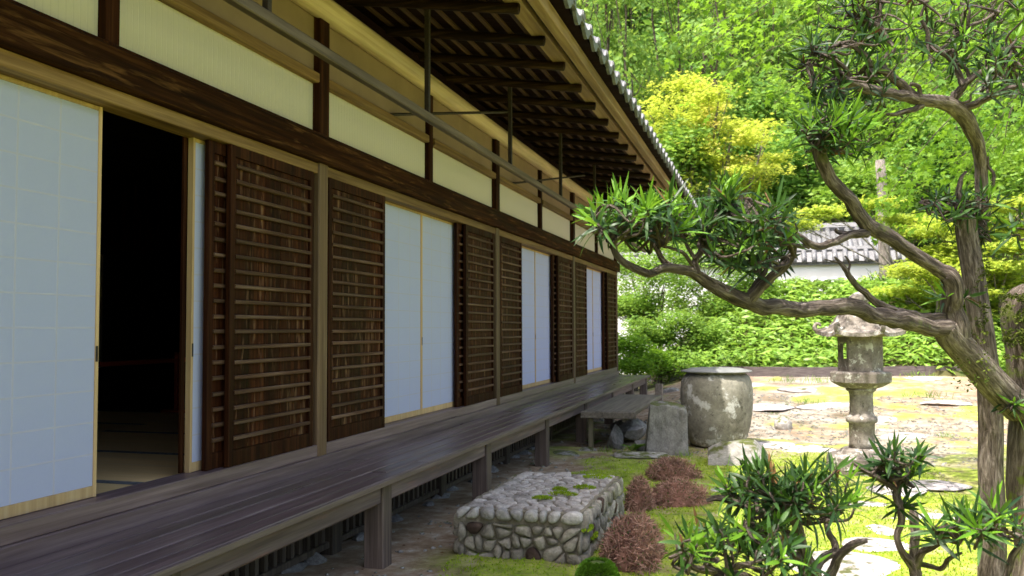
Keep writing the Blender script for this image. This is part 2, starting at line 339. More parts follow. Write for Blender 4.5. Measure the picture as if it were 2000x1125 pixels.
# ------------------------------------------------------------------ ground
def gz(x, y):
    x = np.asarray(x, float); y = np.asarray(y, float)
    h = 0.42 * sstep(11.5, 20, y) * sstep(-0.5, 2.0, x) + 40 * sstep(29, 82, y)
    h = h + (vnoise(x * 1.3, y * 1.3) - .5) * .07 * sstep(.7, 1.6, x) * (1 - .6 * sstep(8, 10, y) * (1 - sstep(13, 16, y)))
    return h
def build_ground():
    xs = np.unique(np.concatenate([np.linspace(-160, -6, 16), np.linspace(-6, 0, 13), np.arange(0, 8.0, .055), np.linspace(8, 20, 40), np.linspace(20, 160, 16)]))
    ys = np.unique(np.concatenate([np.linspace(-60, 2, 20), np.arange(2, 13, .055), np.arange(13, 24, .11), np.linspace(24, 100, 70), np.linspace(100, 200, 6)]))
    X, Y = np.meshgrid(xs, ys); Z = gz(X, Y); n1 = vnoise(X * 2.1, Y * 2.1, 4); n2 = vnoise(X * .8 + 40, Y * .8 + 3, 4); n3 = vnoise(X * 5 + 3, Y * 5 + 9, 3)
    # moss cover: the garden bed beside the veranda, patchy further out
    moss = sstep(.80, 1.15, X + (n1 - .5) * .8) * (1 - sstep(9.8, 11.6, Y + (n2 - .5) * 4))
    far = sstep(.565, .66, n1 * .5 + n2 * .5 + .07 * sstep(4.2, 5.5, X) - .02) * sstep(9, 10.5, Y) * (1 - sstep(19, 21, Y))
    near_left = sstep(.45, .6, n1) * sstep(.55, 1.0, X) * (1 - sstep(6.5, 8, Y)) * .55
    moss = np.clip(np.maximum(np.maximum(moss, far * .8), near_left), 0, 1) * sstep(-.2, .4, X)
    moss *= 1 - .55 * sstep(.60, .72, n3)
    sand = sstep(9.8, 12.0, Y + (n2 - .5) * 3) * sstep(1.6 , 2.6, X + (n1 - .5) - .06 * (Y - 10)) * (1 - sstep(26, 30, Y)) * (1 - .92 * sstep(4.6, 5.4, X + (n2 - .5) * 2.4) * sstep(11.5, 14, Y + (n1 - .5) * 4)) * (1 - .75 * sstep(.56, .66, n1))  # sand cut back at right rear: brown soil painted in for the maples' shade
    wood_f = sstep(24, 29, Y)
    Z = Z + moss * .02 * (n3 + n1)
    V = np.stack([X, Y, Z], -1).reshape(-1, 3); nx, ny = len(xs), len(ys)
    i = np.arange(nx - 1)[None, :] + nx * np.arange(ny - 1)[:, None]; F = np.stack([i, i + 1, i + nx + 1, i + nx], -1).reshape(-1, 4)
    t = NT('garden_ground'); g = t.n('ShaderNodeNewGeometry').outputs['Position']
    a = lambda nm: t.n('ShaderNodeAttribute', {'attribute_name': nm}).outputs['Fac']
    f1 = t.noise(g, 6, 8, .68); f2 = t.noise(g, 55, 5, .7); f3 = t.noise(g, 1.7, 5, .6)
    dirt = t.ramp(f1, [(.28, (.15, .098, .062)), (.48, (.27, .19, .125)), (.60, (.35, .285, .215)), (.70, (.50, .47, .42))])
    f4 = t.noise(g, 22, 6, .72); sandc = t.ramp(t.math('ADD', t.math('MULTIPLY', f3, .6), t.math('MULTIPLY', f4, .4)), [(.36, (.11, .085, .052)), (.44, (.20, .165, .12)), (.53, (.32, .285, .24)), (.66, (.45, .415, .37))])
    mossc = t.ramp(f1, [(.30, (.10, .17, .016)), (.46, (.22, .32, .024)), (.62, (.33, .40, .034)), (.76, (.24, .18, .045))])
    mossc = t.mix(.5, mossc, t.ramp(f2, [(.3, (.5, .5, .5)), (.7, (1.4, 1.4, 1.4))]), 'MULTIPLY')
    c = t.mix(a('sand'), dirt, sandc); c = t.mix(t.math('MULTIPLY', t.ramp(f2, [(.35, .5), (.6, 1.0)]), a('moss')), c, mossc); c = t.mix(a('woods'), c, (.05, .075, .025))
    m = t.done(t.bsdf(c, .95, t.bump(t.math('ADD', f1, f2), .6, .02), .15))
    me = np_mesh('ground', V, F, m, True)
    for nm, arr in (('moss', moss), ('sand', sand), ('woods', wood_f)):
        at = me.attributes.new(nm, 'FLOAT', 'POINT'); at.data.foreach_set('value', arr.astype(np.float32).ravel())
    tag(obj('ground', me), label='mossy and sandy garden ground beside the veranda', kind='structure')
    # moss tufts
    n = 60000; px = RNG.uniform(.9, 4.4, n); py = 2.6 + (RNG.random(n) ** 1.3) * 8.4
    xi = np.clip(np.searchsorted(xs, px), 0, nx - 1); yi = np.clip(np.searchsorted(ys, py), 0, ny - 1)
    k = RNG.random(n) < moss[yi, xi] * .9; px, py = px[k], py[k]; n = len(px)
    base = np.stack([px, py, Z[yi[k], xi[k]] - .004], -1); L = RNG.uniform(.008, .024, n); w = RNG.uniform(.004, .009, n); az = RNG.uniform(0, 2 * np.pi, n)
    side = np.stack([np.cos(az), np.sin(az), 0 * az], -1) * w[:, None]; tip = base + np.stack([RNG.normal(0, .5, n), RNG.normal(0, .5, n), np.ones(n)], -1) * L[:, None]
    V = np.stack([base - side, base + side, tip], 1).reshape(-1, 3); F = np.arange(3 * n).reshape(-1, 3)
    tag(obj('moss', np_mesh('moss', V, F, M['moss_blade'])), label='low green moss carpet around the stone platform and stepping stones', kind='stuff')
build_ground()

# ------------------------------------------------------------------ temple building
BAYS = [1.34, 5.28, 9.22, 13.16, 17.10]
B = empty('temple_building', (0, 5.28, 0), 'long dark timber temple hall with paper screens, slatted doors, veranda and tiled eaves', 'building')
YA, YE = -4.0, 17.16
# main posts, threshold, beams
for y in [-2.6] + BAYS:
    part('post', MB().box(-.125, 0, y - .062, y + .062, .618, 2.54, .008), M['post'], B)
part('ledge_beam', MB().box(-.16, .014, YA, YE, .42, .62, .006), M['deck'], B)
for y0, y1 in zip([-2.6] + BAYS[:-1], BAYS):
    part('threshold', MB().box(-.15, -.004, y0 + .064, y1 - .064, .62, .695, .004), M['deck'], B)
    part('head_rail', MB().box(-.15, -.012, y0 + .064, y1 - .064, 2.462, 2.53, .004), M['rail_wood'], B)
part('tie_beam', MB().box(-.10, .036, YA, YE + .10, 2.532, 2.705, .008), M['beam'], B)
part('transom_sill', MB().box(-.09, .012, YA, YE, 2.7065, 2.726, .003), M['wood_dark'], B)
k = 0
studs = [BAYS[0] + 1.97 * i - 3.94 for i in range(11)]
for y in studs:
    main = min(abs(y - b) for b in BAYS) < .05; w = .066 if main else .043
    part('transom_stud', MB().box(-.11, .004 if main else -.006, y - w, y + w, 2.7275, 3.60, .006), M['wood_dark'], B)
for y0, y1 in zip(studs[:-1], studs[1:]):
    part('transom_rail', MB().box(-.10, .0, y0 + .067, y1 - .067, 3.062, 3.125, .006), M['rail_wood'], B)
    part('wall_panel', MB().box(-.09, -.045, y0 + .05, y1 - .05, 3.126, 3.60), M['plaster'], B)
    if y1 < 1.5: continue
    tp = obj('transom_screen', MB().box(-.052, -.050, y0 + .05, y1 - .05, 2.727, 3.061).mesh('transom_screen', M['paper2']), B)
    lat = MB()
    for q in np.arange(y0 + .09, y1 - .06, .042): lat.box(-.066, -.0498, q, q + .008, 2.73, 3.06)
    for z in (2.81, 2.89, 2.97): None
    tag(part('lattice', lat, M['lattice_paper2'], tp), kind='stuff')
# sliding doors
slat_me = MB().box(-.012, .013, 0, 1, -.011, .011, .004).mesh('slat', M['slat'])
def slat_door(y0, y1, x, z0=.697, z1=2.46):
    d = obj('slatted_door', MB().box(x - .034, x - .004, y0, y0 + .048, z0, z1, .003).box(x - .034, x - .004, y1 - .048, y1, z0, z1, .003).box(x - .032, x - .006, y0 + .0485, y1 - .0485, z0, z0 + .085).box(x - .032, x - .006, y0 + .0485, y1 - .0485, z1 - .062, z1).mesh('slatted_door', M['wood_dark']), B)
    n = 5; ww = (y1 - y0 - .097) / n
    for i in range(n):
        o = random.uniform(0, .003); a = y0 + .0485 + i * ww
        part('board', MB().box(x - .033 + o, x - .023 + o, a + .001, a + ww - .001, z0 + .086, z1 - .063), M['door_board'], d)
    zs = np.linspace(z0 + .15, z1 - .115, 19)
    for z in zs:
        obj('slat', slat_me, d, T(x - .011, y0 + .047, z + random.uniform(-.003, .003)) @ Matrix.Diagonal((1, y1 - y0 - .094, 1, 1)))
    return d
def shoji(y0, y1, x=-.105, pull=None, z0=.697, z1=2.46):
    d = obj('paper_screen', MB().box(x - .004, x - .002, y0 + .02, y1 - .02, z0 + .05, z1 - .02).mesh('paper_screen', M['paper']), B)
    part('stile', MB().box(x - .03, x + .004, y0, y0 + .0195, z0, z1, .002), M['shoji_wood'], d)
    part('stile', MB().box(x - .03, x + .004, y1 - .0195, y1, z0, z1, .002), M['shoji_wood'], d)
    part('bottom_rail', MB().box(x - .03, x + .003, y0 + .02, y1 - .02, z0, z0 + .0495, .002), M['shoji_wood'], d)
    part('top_rail', MB().box(x - .03, x + .003, y0 + .02, y1 - .02, z1 - .0195, z1, .002), M['shoji_wood'], d)
    n = 4; W_ = (y1 - y0 - .04) / n
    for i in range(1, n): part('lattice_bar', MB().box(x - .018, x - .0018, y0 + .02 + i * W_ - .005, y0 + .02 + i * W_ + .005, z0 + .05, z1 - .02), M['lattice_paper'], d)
    for i in range(1, 12):
        z = z0 + .05 + i * (z1 - z0 - .07) / 12
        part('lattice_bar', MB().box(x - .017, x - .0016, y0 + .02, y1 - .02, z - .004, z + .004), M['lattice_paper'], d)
    if pull is not None:
        part('finger_pull', MB().box(x - .002, x + .006, pull - .007, pull + .007, 1.30, 1.37, .002), M['black_wood'], d)
for b in range(4):
    p, q = BAYS[b], BAYS[b + 1]
    slat_door(p + .09, p + 1.0, -.004)
    slat_door(q - 1.045, q - .115, -.004)
    slat_door(q - 1.18, q - .25, -.048)
    if b == 0:
        shoji(2.42, 3.36, pull=3.348); shoji(4.03, 4.95, pull=4.042)
        part('jamb', MB().box(-.15, -.137, 4.0, 4.028, .697, 2.46), M['wood_dark'], B)
    else:
        shoji(p + .99, p + 1.98); shoji(p + 1.981, p + 2.93, pull=p + 1.99)
# earlier bay, mostly outside the frame
for i in range(4): slat_door(-2.5 + i * .95, -2.5 + i * .95 + .94, -.004)

# interior room
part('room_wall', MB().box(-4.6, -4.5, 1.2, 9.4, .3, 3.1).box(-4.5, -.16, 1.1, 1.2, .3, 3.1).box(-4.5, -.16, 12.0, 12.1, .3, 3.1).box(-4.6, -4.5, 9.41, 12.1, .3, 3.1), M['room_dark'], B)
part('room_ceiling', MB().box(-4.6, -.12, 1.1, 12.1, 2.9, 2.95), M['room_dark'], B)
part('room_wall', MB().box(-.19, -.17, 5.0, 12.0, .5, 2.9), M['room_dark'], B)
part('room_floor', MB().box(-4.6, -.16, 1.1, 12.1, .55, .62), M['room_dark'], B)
for i in range(2):
    for j in range(6):
        x1 = -.17 - i * 1.92; y0 = 1.9 + j * .955 if i == 0 else 1.42 + j * .955
        mt = part('tatami_mat', MB().box(x1 - 1.915, x1, y0, y0 + .95, .622, .672), M['tatami'], B)
        part('mat_border', MB().box(x1 - 1.915, x1, y0, y0 + .032, .6725, .6745), M['cloth_border'], mt)
        part('mat_border', MB().box(x1 - 1.915, x1, y0 + .918, y0 + .95, .6725, .6745), M['cloth_border'], mt)
tr = part('inner_transom', MB().box(-3.2, -3.14, 4.0, 11.9, 2.20, 2.26), M['wood_dark'], B)
for i in range(30): obj('bar', MB().box(-3.19, -3.15, 6 + i * .17, 6.07 + i * .17, 2.2605, 2.89).mesh('bar', M['wood_dark']), tr)
# scroll and barrier in the room
sc_ = empty('hanging_scroll', (-4.45, 8.27, 1.0), 'pale hanging scroll edge inside the dark room behind the open screen', 'scroll')
part('paper', MB().box(-4.46, -4.45, 8.12, 8.42, 1.02, 2.3), M['paper2'], sc_); part('roller', MB().tube([(-4.44, 8.07, 1.0), (-4.44, 8.47, 1.0)], .018, 8, 1), M['wood_dark'], sc_)
br = empty('barrier_rail', (-2.5, 6.2, .675), 'low red wooden barrier rail inside the dark tatami room', 'barrier')
part('rail', MB().box(-2.52, -2.48, 5.6, 7.5, 1.14, 1.18, .006), M['red_rail'], br)
for y in (5.7, 7.12): part('leg', MB().box(-2.518, -2.482, y, y + .04, .70, 1.235, .004), M['red_rail'], br); part('foot', MB().box(-2.65, -2.35, y - .01, y + .05, .674, .70, .004), M['red_rail'], br)

# veranda: boards, apron beams, posts
V_ = obj('veranda', MB().box(.016, .52, YA, 17.06, .47, .505).mesh('veranda', M['under']), B)
xe = [.016, .138, .256, .388, .498, .606]
for a, (x0, x1) in enumerate(zip(xe[:-1], xe[1:])):
    ys = [YA, 1.3 + .3 * math.sin(a * 3), 5.3 + .4 * math.sin(a * 5 + 1), 9.3 + .4 * math.sin(a * 7), 13.2 + .3 * math.sin(a * 4), 17.12]
    for y0, y1 in zip(ys[:-1], ys[1:]):
        dz = random.uniform(-.0025, .0025)
        part('deck_board', MB().box(x0 + .0045, x1 - .0045, y0 + .002, y1 - .002, .507 + dz, .545 + dz, .005), M['deck_edge'] if a == 4 and False else M['deck'], V_)
vp = [5.055 + 2.05 * i for i in range(-4, 7)]
part('edge_strip', MB().box(.6075, .622, YA, 17.12, .512, .543, .003), M['deck_edge'], V_)
for i, y in enumerate(vp):
    y = min(y, 17.03)
    part('veranda_post', MB().box(.432, .562, y - .065, y + .065, -.05, .5055, .006), M['deck_post'], V_)
    if i: part('apron_beam', MB().box(.475, .545, vp[i - 1] + .0665, y - .0665, .385, .5055, .012), M['fascia'], V_)
part('end_beam', MB().box(.02, .43, 17.0, 17.07, .385, .5055, .006), M['fascia'], V_)
# ventilation grilles between floor and ground
bar_me = MB().box(-.016, .016, -.019, .019, 0, .42).mesh('bar', M['under'])
for b, (y0, y1) in enumerate(zip([-.6] + [1.34 + 1.97 * i for i in range(8)], [1.34 + 1.97 * i for i in range(9)])):
    g = obj('vent_grille', MB().box(.03, .09, y0 + .07, y1 - .07, .045, .085, .004).mesh('vent_grille', M['under']), B)
    part('grille_post', MB().box(.01, .11, y1 - .065, y1 + .065, -.03, .47, .004), M['under'], g)
    n = int((y1 - y0 - .16) / .092)
    for i in range(n): obj('bar', bar_me, g, T(.06, y0 + .12 + i * (y1 - y0 - .24) / (n - 1), .0855))
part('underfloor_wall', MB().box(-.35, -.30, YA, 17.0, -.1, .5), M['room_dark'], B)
part('end_wall', MB().box(-9, -.13, 17.04, 17.14, .0, 3.6), M['white_plaster'], B)
part('back_wall', MB().box(-9.1, -9.0, YA, 17.14, 0, 3.6), M['plaster'], B)
part('near_end_wall', MB().box(-9, -.13, YA - .1, YA, 0, 3.6), M['plaster'], B)
# eaves
R = obj('roof', MB().add([(x, y, z) for y in (-5.3, 18.45) for x, z in ((-.5, 3.895), (1.24, 3.63), (1.24, 3.66), (-.5, 3.925))], [(0, 1, 2, 3), (4, 7, 6, 5), (0, 4, 5, 1), (3, 2, 6, 7), (1, 5, 6, 2), (0, 3, 7, 4)]).mesh('roof', M['roof_board']), B)
part('purlin_log', MB().tube([(0.0, -4.2, 3.572), (.0, 4, 3.575), (0.0, 12, 3.570), (.0, 18.1, 3.572)], [.079, .081, .078, .08], 14, 6, .01), M['log'], R, True)
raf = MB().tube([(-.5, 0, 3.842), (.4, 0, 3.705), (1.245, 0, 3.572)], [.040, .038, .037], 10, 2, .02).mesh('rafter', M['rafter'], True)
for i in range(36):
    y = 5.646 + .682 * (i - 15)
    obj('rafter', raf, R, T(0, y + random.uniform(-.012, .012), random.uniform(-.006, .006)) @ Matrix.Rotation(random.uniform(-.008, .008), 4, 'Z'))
for i in range(9):
    x = .02 + i * .138; z = 3.63 + (1.24 - x) * .1523
    part('batten', MB().box(x - .016, x + .016, -5.2, 18.4, z - .018, z - .002), M['batten'], R)
part('eave_board', MB().box(1.15, 1.265, -5.3, 18.45, 3.612, 3.665, .004), M['eave_board'], R)
part('eave_fascia', MB().box(1.345, 1.425, -5.3, 18.5, 3.552, 3.652, .005), M['eave_board'], R)
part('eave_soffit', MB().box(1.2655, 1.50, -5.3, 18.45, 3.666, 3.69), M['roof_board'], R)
# corner rafter and end eave
part('verge_board', MB().add([(x, y, z) for y in (18.46, 18.52) for x, z in ((-4.5, 6.55), (1.34, 3.60), (1.34, 3.74), (-4.5, 6.70))], [(0, 1, 2, 3), (4, 7, 6, 5), (0, 4, 5, 1), (3, 2, 6, 7), (1, 5, 6, 2), (0, 3, 7, 4)]), M['eave_board'], R)
# eave tiles
TW = .328
def tile_prof(t):
    # wave: shallow trough then round roll
    if t < .62: return -.030 * math.sin(math.pi * t / .62)
    return .062 * math.sin(math.pi * (t - .62) / .38)
def eave_tile():
    mb = MB(); n = 20; ts = [i / n for i in range(n + 1)]; up = []
    for x, dz in ((1.535, 0), (1.20, .16)):
        for t in ts: up.append((x, t * TW, 3.705 + dz + tile_prof(t)))
        for t in ts: up.append((x, t * TW, 3.705 + dz + tile_prof(t) - .018))
    m = n + 1; fs = []
    for i in range(n): fs += [(i, i + 1, 2 * m + i + 1, 2 * m + i), (m + i + 1, m + i, 3 * m + i, 3 * m + i + 1), (m + i, m + i + 1, i + 1, i)]
    mb.add(up, fs)
    # hanging front lip, following the wave, deeper in the trough; a round boss on the roll
    fr = []
    for x in (1.548, 1.522):
        for t in ts: fr.append((x, t * TW, 3.707 + tile_prof(t)))
        for t in ts:
            d = .040 + .034 * math.sin(math.pi * min(t / .62, 1)) + (.052 * math.sin(math.pi * (t - .62) / .38) if t > .62 else 0)
            fr.append((x, t * TW, 3.707 + tile_prof(t) - d))
    fs = []
    for i in range(n): fs += [(i, m + i, m + i + 1, i + 1), (2 * m + i, 2 * m + i + 1, 3 * m + i + 1, 3 * m + i), (i, i + 1, 2 * m + i + 1, 2 * m + i), (m + i, 3 * m + i, 3 * m + i + 1, m + i + 1)]
    fs += [(0, 2 * m, 3 * m, m), (n, m + n, 3 * m + n, 2 * m + n)]
    mb.add(fr, fs)
    c = (1.548, .81 * TW, 3.722); ring = [(1.556, c[1] + .036 * math.cos(w), c[2] + .036 * math.sin(w)) for w in np.linspace(0, 2 * math.pi, 13)[:-1]]
    ring2 = [(1.545, y, z) for _, y, z in ring]; mb.add(ring + ring2, [tuple(range(12))] + [(j, 12 + j, 12 + (j + 1) % 12, (j + 1) % 12) for j in range(12)])
    return mb.mesh('eave_tile', M['tile'])
et = eave_tile()
ntile = int((18.5 + 5.3) / TW)
for i in range(ntile): obj('eave_tile', et, R, T(random.uniform(-.006, .006), 18.5 - TW * (i + 1), random.uniform(-.004, .004)))
def tile_field():
    nr, per = 26, 8; ys = np.arange(-5.3, 18.5, TW / per); prof = np.array([tile_prof((((18.5 - y) / TW) % 1.0) * -1 % 1.0) for y in ys]); rows = []
    for r in range(nr):
        x0 = 1.30 - r * .226; z0 = 3.83 + r * .114
        rows.append(np.stack([np.full_like(ys, x0), ys, z0 + .03 + prof], -1)); rows.append(np.stack([np.full_like(ys, x0 - .226), ys, z0 + .114 + prof], -1))
    V = np.concatenate(rows); nx = len(ys); i = np.arange(nx - 1)[None] + nx * np.arange(2 * nr - 1)[:, None]
    F = np.stack([i, i + 1, i + nx + 1, i + nx], -1).reshape(-1, 4); return np_mesh('tile_field', V, F, M['tile'])
tag(obj('tile_field', tile_field(), R), kind='stuff')
part('rear_roof_slope', MB().add([(-4.55, -5.3, 6.85), (-10.6, -5.3, 3.7), (-10.6, 18.5, 3.7), (-4.55, 18.5, 6.85)], [(0, 1, 2, 3)]).tube([(-4.55, -5.4, 6.9), (-4.55, 18.6, 6.9)], .2, 8, 1), M['tile'], R)
part('purlin_block', MB().box(-.12, -.02, -4.2, 18.1, 3.601, 3.76), M['roof_board'], R)
part('gable', MB().add([(.9, 17.1, 3.62), (-9.1, 17.1, 3.62), (-4.55, 17.1, 6.7)], [(0, 1, 2)]), M['white_plaster'], R)
# hanging pole with hangers and braces
pr = obj('hanging_rail', MB().box(.555, .605, YA, 16.9, 2.868, 2.925, .006).mesh('hanging_rail', M['pole_rail']), B)
for i in range(-4, 6): part('hanger', MB().box(.563, .597, 5.667 + 2.04 * i - .017, 5.667 + 2.04 * i + .017, 2.926, 3.66, .003), M['black_wood'], pr)
for i in range(-2, 3): part('brace', MB().tube([(-.04, 6.43 + 3.5 * i, 3.135), (.562, 7.70 + 4.08 * i * .86, 3.41)], .013, 6, 1), M['black_wood'], pr)
# foundation stones under the grille
# ------------------------------------------------------------------ stones
import bmesh
def rock_mesh(name, mat, seed, sub=2, amp=.22, flat=1.0, freq=1.6, facet=0.0):
    bm = bmesh.new(); bmesh.ops.create_icosphere(bm, subdivisions=sub, radius=1.0); rg = np.random.default_rng(seed)
    dirs = unit(rg.normal(0, 1, (14, 3))); offs = rg.uniform(.50, .86, 14); w = rg.normal(0, freq, (5, 3)); ph = rg.uniform(0, 6.28, 5)
    for v in bm.verts:
        p = np.array(v.co); k = 1 + amp * sum(math.sin(w[i] @ p + ph[i]) for i in range(5)) / 3
        if sub >= 3: k += .035 * sum(math.sin(w[i] @ p * 4.2 + ph[i] * 3) for i in range(5)) / 2
        p = p * k
        for d, o in zip(dirs[:int(facet)], offs):
            e = p @ d - o
            if e > 0: p = p - d * e * .95
        v.co = p * np.array([1, 1, flat])
    me = bpy.data.meshes.new(name); bm.to_mesh(me); bm.free(); me.materials.append(mat); me.shade_smooth()
    if facet: me.set_sharp_from_angle(angle=math.radians(28))
    return me
COB = [rock_mesh('stone', M['cobble'], 100 + i, 2, .14, 1, 1.4, 5) for i in range(7)]
COBS = [rock_mesh('stone', M['cobble_side'], 200 + i, 2, .18, 1, 1.6, 6) for i in range(7)]
COBB = [rock_mesh('stone', M['cobble_brown'], 300 + i, 2, .16, 1, 1.6, 6) for i in range(2)]
ROT = lambda a, ax='Z': Matrix.Rotation(a, 4, ax)
SC = lambda x, y, z: Matrix.Diagonal((x, y, z, 1))
def relax(n, w, h, it=60, seed=1, minr=.8, asp=1.0):
    rg = np.random.default_rng(seed); p = rg.random((n, 2)) * [w, h]; r = rg.uniform(minr, 1.25, n)
    s = math.sqrt(w * h / n) * .56; r = r * s
    for _ in range(it):
        d = p[:, None] - p[None]; L = np.linalg.norm(d, axis=2) + np.eye(n) * 9; ov = np.maximum(0, (r[:, None] + r[None]) - L); p = p + (d / L[..., None] * ov[..., None] * .35).sum(1)
        p = np.clip(p, [r.min() * .7] * 2, [w - r.min() * .7, h - r.min() * .7])
    return p, r
SP = empty('stone_platform', (1.31, 6.1, 0), 'low cobblestone step platform with patches of moss beside the veranda', 'platform')
px0, px1, py0, py1, ph = .90, 1.70, 5.38, 6.86, .33
part('mortar', MB().box(px0 + .012, px1 - .012, py0 + .012, py1 - .012, -.05, ph - .024), M['mortar'], SP)
def cells(n, w, h, seed, aspect=1.0, jit=.62):
    rg = np.random.default_rng(seed); ny = max(1, round(math.sqrt(n * h / w * aspect))); nx = max(1, round(n / ny)); pts = []
    for j in range(ny):
        for i in range(nx): pts.append(((i + .5 + (.25 if j % 2 else -.25) + rg.uniform(-jit, jit) * .8) / nx * w, (j + .5 + rg.uniform(-jit, jit) * .8) / ny * h))
    out = []
    for i, (px, py) in enumerate(pts):
        poly = [(0, 0), (w, 0), (w, h), (0, h)]
        for j, (qx, qy) in enumerate(pts):
            if i == j: continue
            mx, my, dx, dy = (px + qx) / 2, (py + qy) / 2, qx - px, qy - py
            if dx * dx + dy * dy > .5: continue
            new = []
            for k in range(len(poly)):
                a, b = poly[k], poly[(k + 1) % len(poly)]; da = (a[0] - mx) * dx + (a[1] - my) * dy; db = (b[0] - mx) * dx + (b[1] - my) * dy
                if da <= 0: new.append(a)
                if da * db < 0: t = da / (da - db); new.append((a[0] + (b[0] - a[0]) * t, a[1] + (b[1] - a[1]) * t))
            poly = new
            if len(poly) < 3: break
        if len(poly) >= 3: out.append(np.array(poly))
    return out
def pebble(poly, up, bulge, gap, rg, depth=.06):
    c = poly.mean(0)
    for _ in range(2): poly = np.concatenate([np.stack([poly * .75 + np.roll(poly, -1, 0) * .25, poly * .25 + np.roll(poly, -1, 0) * .75], 1).reshape(-1, 2)])
    size = np.linalg.norm(poly - c, axis=1).mean(); k = max(.3, 1 - gap / size); n = len(poly); tilt = rg.normal(0, .10, 2); V = []; hh = bulge * rg.uniform(.7, 1.25)
    for s, z in ((.93, -depth), (1.0, -.25 * hh), (.95, .25 * hh), (.78, .72 * hh), (.45, .96 * hh)):
        q = c + (poly - c) * k * s; V += [(*p, z + float((p - c) @ tilt) * (1 if z > 0 else 0) + rg.normal(0, .0015)) for p in q]
    V.append((*c, hh)); F = [(r * n + i, r * n + (i + 1) % n, (r + 1) * n + (i + 1) % n, (r + 1) * n + i) for r in range(4) for i in range(n)] + [(4 * n + i, 4 * n + (i + 1) % n, 5 * n) for i in range(n)]
    return V, F
def stonework(w, h, n, fn, mats, seed, bulge=.022, gap=.009, aspect=1.0):
    rg = np.random.default_rng(seed)
    for poly in cells(n, w, h, seed, aspect):
        V, F = pebble(poly, None, bulge, gap * rg.uniform(.6, 1.5), rg); me = bpy.data.meshes.new('stone'); me.from_pydata([fn(*v) for v in V], [], F); me.materials.append(mats[int(rg.integers(len(mats)))]); me.shade_smooth(); me.update(); obj('stone', me, SP)
LX_, LY_ = px1 - px0, py1 - py0
stonework(LX_ - .06, LY_ - .08, 132, lambda a, b, z: (px0 + .03 + a, py0 + .05 + b, ph - .02 + z), [M['cobble']], 4, .010, .0045)
cs, cb = M['cobble_side'], M['cobble_brown']
stonework(LX_ + .02, .08, 9, lambda a, b, z: (px0 - .01 + a, py0 - .015 - z, ph - .088 + b), [M['cobble_edge']], 15, .024, .005)
stonework(LX_, ph - .09, 30, lambda a, b, z: (px0 + a, py0 - .012 - z, -.01 + b), [cs, cs, cs, cs, cs, cs, cs, cb], 16, .020, .006)
stonework(LY_, ph - .01, 48, lambda a, b, z: (px1 + .012 + z, py0 + a, -.01 + b), [cs, cs, cs, cs, cs, cs, cb], 17, .02, .006)
stonework(LY_, ph - .01, 44, lambda a, b, z: (px0 - .012 - z, py1 - a, -.01 + b), [cs], 18, .03, .013)
def moss_pad(pts, name='moss_patch', parent=None, n=160, L=(.008, .02)):
    V = []
    for (x, y, z, rx, ry) in pts:
        a = RNG.uniform(0, 6.28, n); q = np.sqrt(RNG.random(n)); bx, by = x + rx * q * np.cos(a), y + ry * q * np.sin(a); l = RNG.uniform(*L, n); az = RNG.uniform(0, 6.28, n); s = np.stack([np.cos(az), np.sin(az), az * 0], -1) * .006
        b = np.stack([bx, by, z - .004 + .014 * (1 - q * q)], -1); t = b + np.stack([RNG.normal(0, .5, n), RNG.normal(0, .5, n), np.ones(n)], -1) * l[:, None]; V.append(np.stack([b - s, b + s, t], 1))
    V = np.concatenate(V).reshape(-1, 3); return tag(obj(name, np_mesh(name, V, np.arange(len(V)).reshape(-1, 3), M['moss_blade']), parent), kind='stuff')
moss_pad([(1.46, 5.92, ph - .006, .10, .05), (1.36, 5.74, ph - .006, .07, .03), (1.55, 6.20, ph - .006, .08, .05), (1.56, 6.62, ph, .11, .06), (1.40, 6.08, ph - .006, .05, .03), (1.72, 5.45, ph - .12, .03, .10), (1.72, 5.6, ph - .2, .03, .12)], parent=SP, n=240)

def slab_mesh(seed):
    bm = bmesh.new(); bmesh.ops.create_cube(bm, size=2.0); bmesh.ops.subdivide_edges(bm, edges=bm.edges[:], cuts=14, use_grid_fill=True); rg = np.random.default_rng(seed)
    w = rg.normal(0, 2.2, (8, 3)); ph = rg.uniform(0, 6.28, 8)
    for v in bm.verts:
        q = np.array(v.co); x, y, z = q; k = .9 + .1 / max(1.0, (abs(x) ** 6 + abs(y) ** 6 + abs(z) ** 6) ** (1 / 6)); q = q * k * (1 - .10 * (np.abs(q) > .93).sum() / 3)
        n = 1.5 * sum(math.sin(w[i] @ q + ph[i]) for i in range(8)) / 8; n2 = sum(math.sin(w[i] @ q * 3.7 + ph[i] * 2) for i in range(8)) / 8; st = round(n2 * 4) / 4
        q = q + np.array([.10 * n, -.16 * n - .10 * st, .08 * n]) + np.array([.10 * z * (x > 0) * -1 + .12 * z, 0, -.14 * max(0, x)]); v.co = q
    me = bpy.data.meshes.new('rock'); bm.to_mesh(me); bm.free(); me.materials.append(M['rock']); me.shade_smooth(); me.set_sharp_from_angle(angle=math.radians(32)); return me
def rock(name, mesh, label, cat, u=None, x=0, y=0, z=0, s=(1, 1, 1), rz=0, group=None, rx=0):
    return obj(name, mesh, None, T(x, y, z) @ ROT(rz) @ ROT(rx, 'X') @ SC(*s), label=label, cat=cat, group=group)
RK = [rock_mesh('rock', M['rock'], 40 + i, 4, .12, 1, 1.7, 13) for i in range(6)]
RG = [rock_mesh('rock', M['rock_grey'], 60 + i, 4, .12, 1, 1.7, 13) for i in range(4)]
RF = [rock_mesh('step_stone', M['flat_rock'], 80 + i, 3, .14, 1, 1.5, 4) for i in range(6)]
a = PY(1300, 835, 10.2); rock('standing_rock', slab_mesh(31), 'tall flat-faced standing rock between the step bench and the pot', 'rock', x=a[0], y=10.35, z=.24, s=(.235, .15, .36), rz=.15)
